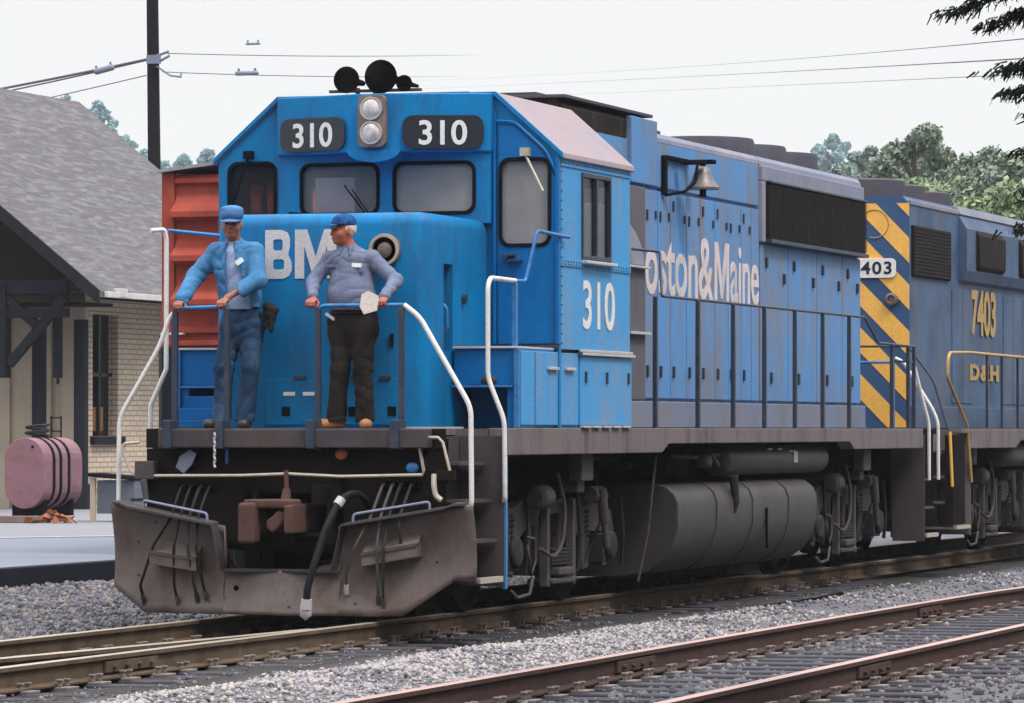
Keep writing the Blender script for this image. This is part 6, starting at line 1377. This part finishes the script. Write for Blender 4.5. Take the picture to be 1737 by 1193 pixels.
# dark conifer at the side of the view with drooping sprays
cf = thing('conifer_tree', 'dark conifer with drooping needle branches at the edge of the view', 'tree', loc=(7.3, 12.5, -.3))
cf.location = (8.42, -11.1, -.3)
mb = MB().tube([(0, 0, 0), (.03, 0, 4), (0, 0, 9)], 0, 10, rs=[.15, .12, .04]); V_all = []; F_all = []; o_ = 0
rs = random.Random(12)
for i in range(230):
    z = 2.55 + 5.0 * i / 229; a = rs.uniform(0, 6.28); L_ = (.96 + .16 * math.sin(z * 4.5) - .55 * max(0, 3.55 - z)) * rs.uniform(.5, 1.04)
    p0 = Vector((0, 0, z)); dx, dy = math.cos(a), math.sin(a); pts = [p0 + Vector((dx * L_ * t, dy * L_ * t,   .10 * t * L_ - .26 * t * t * L_)) for t in (0, .35, .7, 1)]
    mb.tube(pts, 0, 5, rs=[.028, .018, .010, .004])
    m_ = int(760 * L_)
    for k in range(m_):
        t = rs.uniform(.15, 1.04); c_ = Vector((dx * L_ * t, dy * L_ * t, z + .10 * t * L_ - .26 * t * t * L_)) + Vector((rs.gauss(0, .05), rs.gauss(0, .05), 0))
        d_ = Vector((dx * .6 + rs.gauss(0, .5), dy * .6 + rs.gauss(0, .5), -.75 + rs.gauss(0, .3))).normalized() * rs.uniform(.03, .075); s_ = d_.cross(Vector((rs.gauss(0, 1), rs.gauss(0, 1), .2))).normalized() * rs.uniform(.004, .007)
        V_all += [tuple(c_ - s_), tuple(c_ + s_), tuple(c_ + d_ + s_ * .5), tuple(c_ + d_ - s_ * .5)]; F_all.append((o_, o_ + 1, o_ + 2, o_ + 3)); o_ += 4
obj('trunk', mb, 'bark', cf, smooth=True); fast_mesh('crown', np.array(V_all), np.array(F_all), 'conifer', cf)

# unseen leaf screen added behind the camera and along the far side of the siding; it keeps low light off the locomotive's flank
cs_ = []
for i in range(150):
    t = i / 149; x = 44 - 80 * max(0, (t - .55) / .45); y = 60 - 150 * min(1, t / .55)
    for k in range(3): cs_.append((x + random.uniform(-4, 4), y + random.uniform(-4, 4), random.uniform(3, 22), random.uniform(4, 6)))
V, F = leaves_mesh(cs_, 90000, .85); leaf('leaf_dark', (0.07, 0.11, 0.05), (0.04, 0.07, 0.04)); wd = fast_mesh('unseen_leaf_screen', V, F, 'leaf_dark'); setp(wd, 'unseen leafy screen added behind the viewpoint to block low light', 'light screen', kind='stuff')

# ================================================================== HAZE
hz = obj('haze', MB().box(-420, 140, -125, 820, -1.6, 66), 'gasket'); hz.data.materials.clear(); setp(hz, kind='stuff')
m = bpy.data.materials.new('haze'); m.use_nodes = True; nt = m.node_tree; nt.nodes.clear()
o_ = nt.nodes.new('ShaderNodeOutputMaterial'); pv = nt.nodes.new('ShaderNodeVolumePrincipled'); pv.inputs['Color'].default_value = (.88, .93, 1, 1); pv.inputs['Density'].default_value = .0002; pv.inputs['Anisotropy'].default_value = .2
nt.links.new(pv.outputs[0], o_.inputs['Volume']); hz.data.materials.append(m)
hz['label'] = 'thin summer haze in the air over the yard'; hz['category'] = 'haze'
SC.cycles.volume_bounces = 1; SC.cycles.max_bounces = 6; SC.cycles.transparent_max_bounces = 12

# ------------------------------------------------------------------ nothing deeper than thing > part > sub-part
def depth(o):
    d = 0
    while o.parent: o = o.parent; d += 1
    return d
for o in list(SC.objects):
    while depth(o) > 2: o.parent = o.parent.parent

for n_ in ('blue_paint', 'blue_door', 'blue_cab_side', 'blue_faded'): MATS[n_].node_tree.nodes['Principled BSDF'].inputs['Specular IOR Level'].default_value = .2
for n_ in ('pole_wood', 'black_grime', 'pilot_brown', 'truck_steel', 'truck_light', 'wheel_steel', 'anticlimber_grime', 'gasket', 'timber_dark', 'timber_soffit', 'jeans', 'dark_trousers', 'dark_louver', 'sill_grime', 'rubber_black',
           'denim_jacket', 'grey_shirt', 'roof_machinery', 'radio_black', 'boxcar_black', 'tie_wood', 'rail_rust', 'rail_ochre', 'conifer', 'grey_soot', 'navy_cap', 'window_dark', 'shingle', 'boxcar_red'):
    MATS[n_].node_tree.nodes['Principled BSDF'].inputs['Specular IOR Level'].default_value = .12

# loose pieces that came out of one mesh become parts of their own
def split_pieces(o):
    me = o.data; n = len(me.vertices); par = list(range(n))
    def find(a):
        while par[a] != a: par[a] = par[par[a]]; a = par[a]
        return a
    for e_ in me.edges: a, b_ = find(e_.vertices[0]), find(e_.vertices[1]); par[a] = b_
    groups = {}
    for p in me.polygons: groups.setdefault(find(p.vertices[0]), []).append(p)
    if len(groups) < 2: return
    co = [v.co.copy() for v in me.vertices]
    for k, ps in enumerate(groups.values()):
        ids = sorted({v for p in ps for v in p.vertices}); mp = {v: i for i, v in enumerate(ids)}
        nm = bpy.data.meshes.new(o.name); nm.from_pydata([co[v] for v in ids], [], [[mp[v] for v in p.vertices] for p in ps]); nm.update()
        for m_ in me.materials: nm.materials.append(m_)
        nm.polygons.foreach_set('use_smooth', [p.use_smooth for p in ps]); nm.polygons.foreach_set('material_index', [p.material_index for p in ps])
        if k == 0: first = nm; continue
        c = o.copy(); c.data = nm; COL.objects.link(c)
    o.data = first
SPLIT = {'sand_pipe', 'pipe_valve', 'cradle', 'lever_bracket', 'hose_manifold', 'door_latch', 'horn_mount', 'under_pipes', 'lifting_eye', 'pole_step', 'nose_lower_hatch', 'draft_pocket', 'pilot_brace', 'corner_pilaster',
         'grille_frame', 'side_panel', 'bottom_clips', 'step_side_plate', 'upright', 'upper_panel', 'seam_strip', 'back_wall', 'rung', 'panel_ledge', 'side_sill', 'tie_beam', 'brake_hanger', 'frame_link'}
for o in list(SC.objects):
    if o.type == 'MESH' and o.name.split('.')[0] in SPLIT: split_pieces(o)

for n_ in ('black_grime', 'gasket', 'pilot_brown', 'wheel_steel'):
    b_ = MATS[n_].node_tree.nodes['Principled BSDF']; b_.inputs['Specular IOR Level'].default_value = .03; b_.inputs['Roughness'].default_value = 1

b_ = MATS['tank_grime'].node_tree.nodes['Principled BSDF']; b_.inputs['Specular IOR Level'].default_value = .30; b_.inputs['Roughness'].default_value = .55
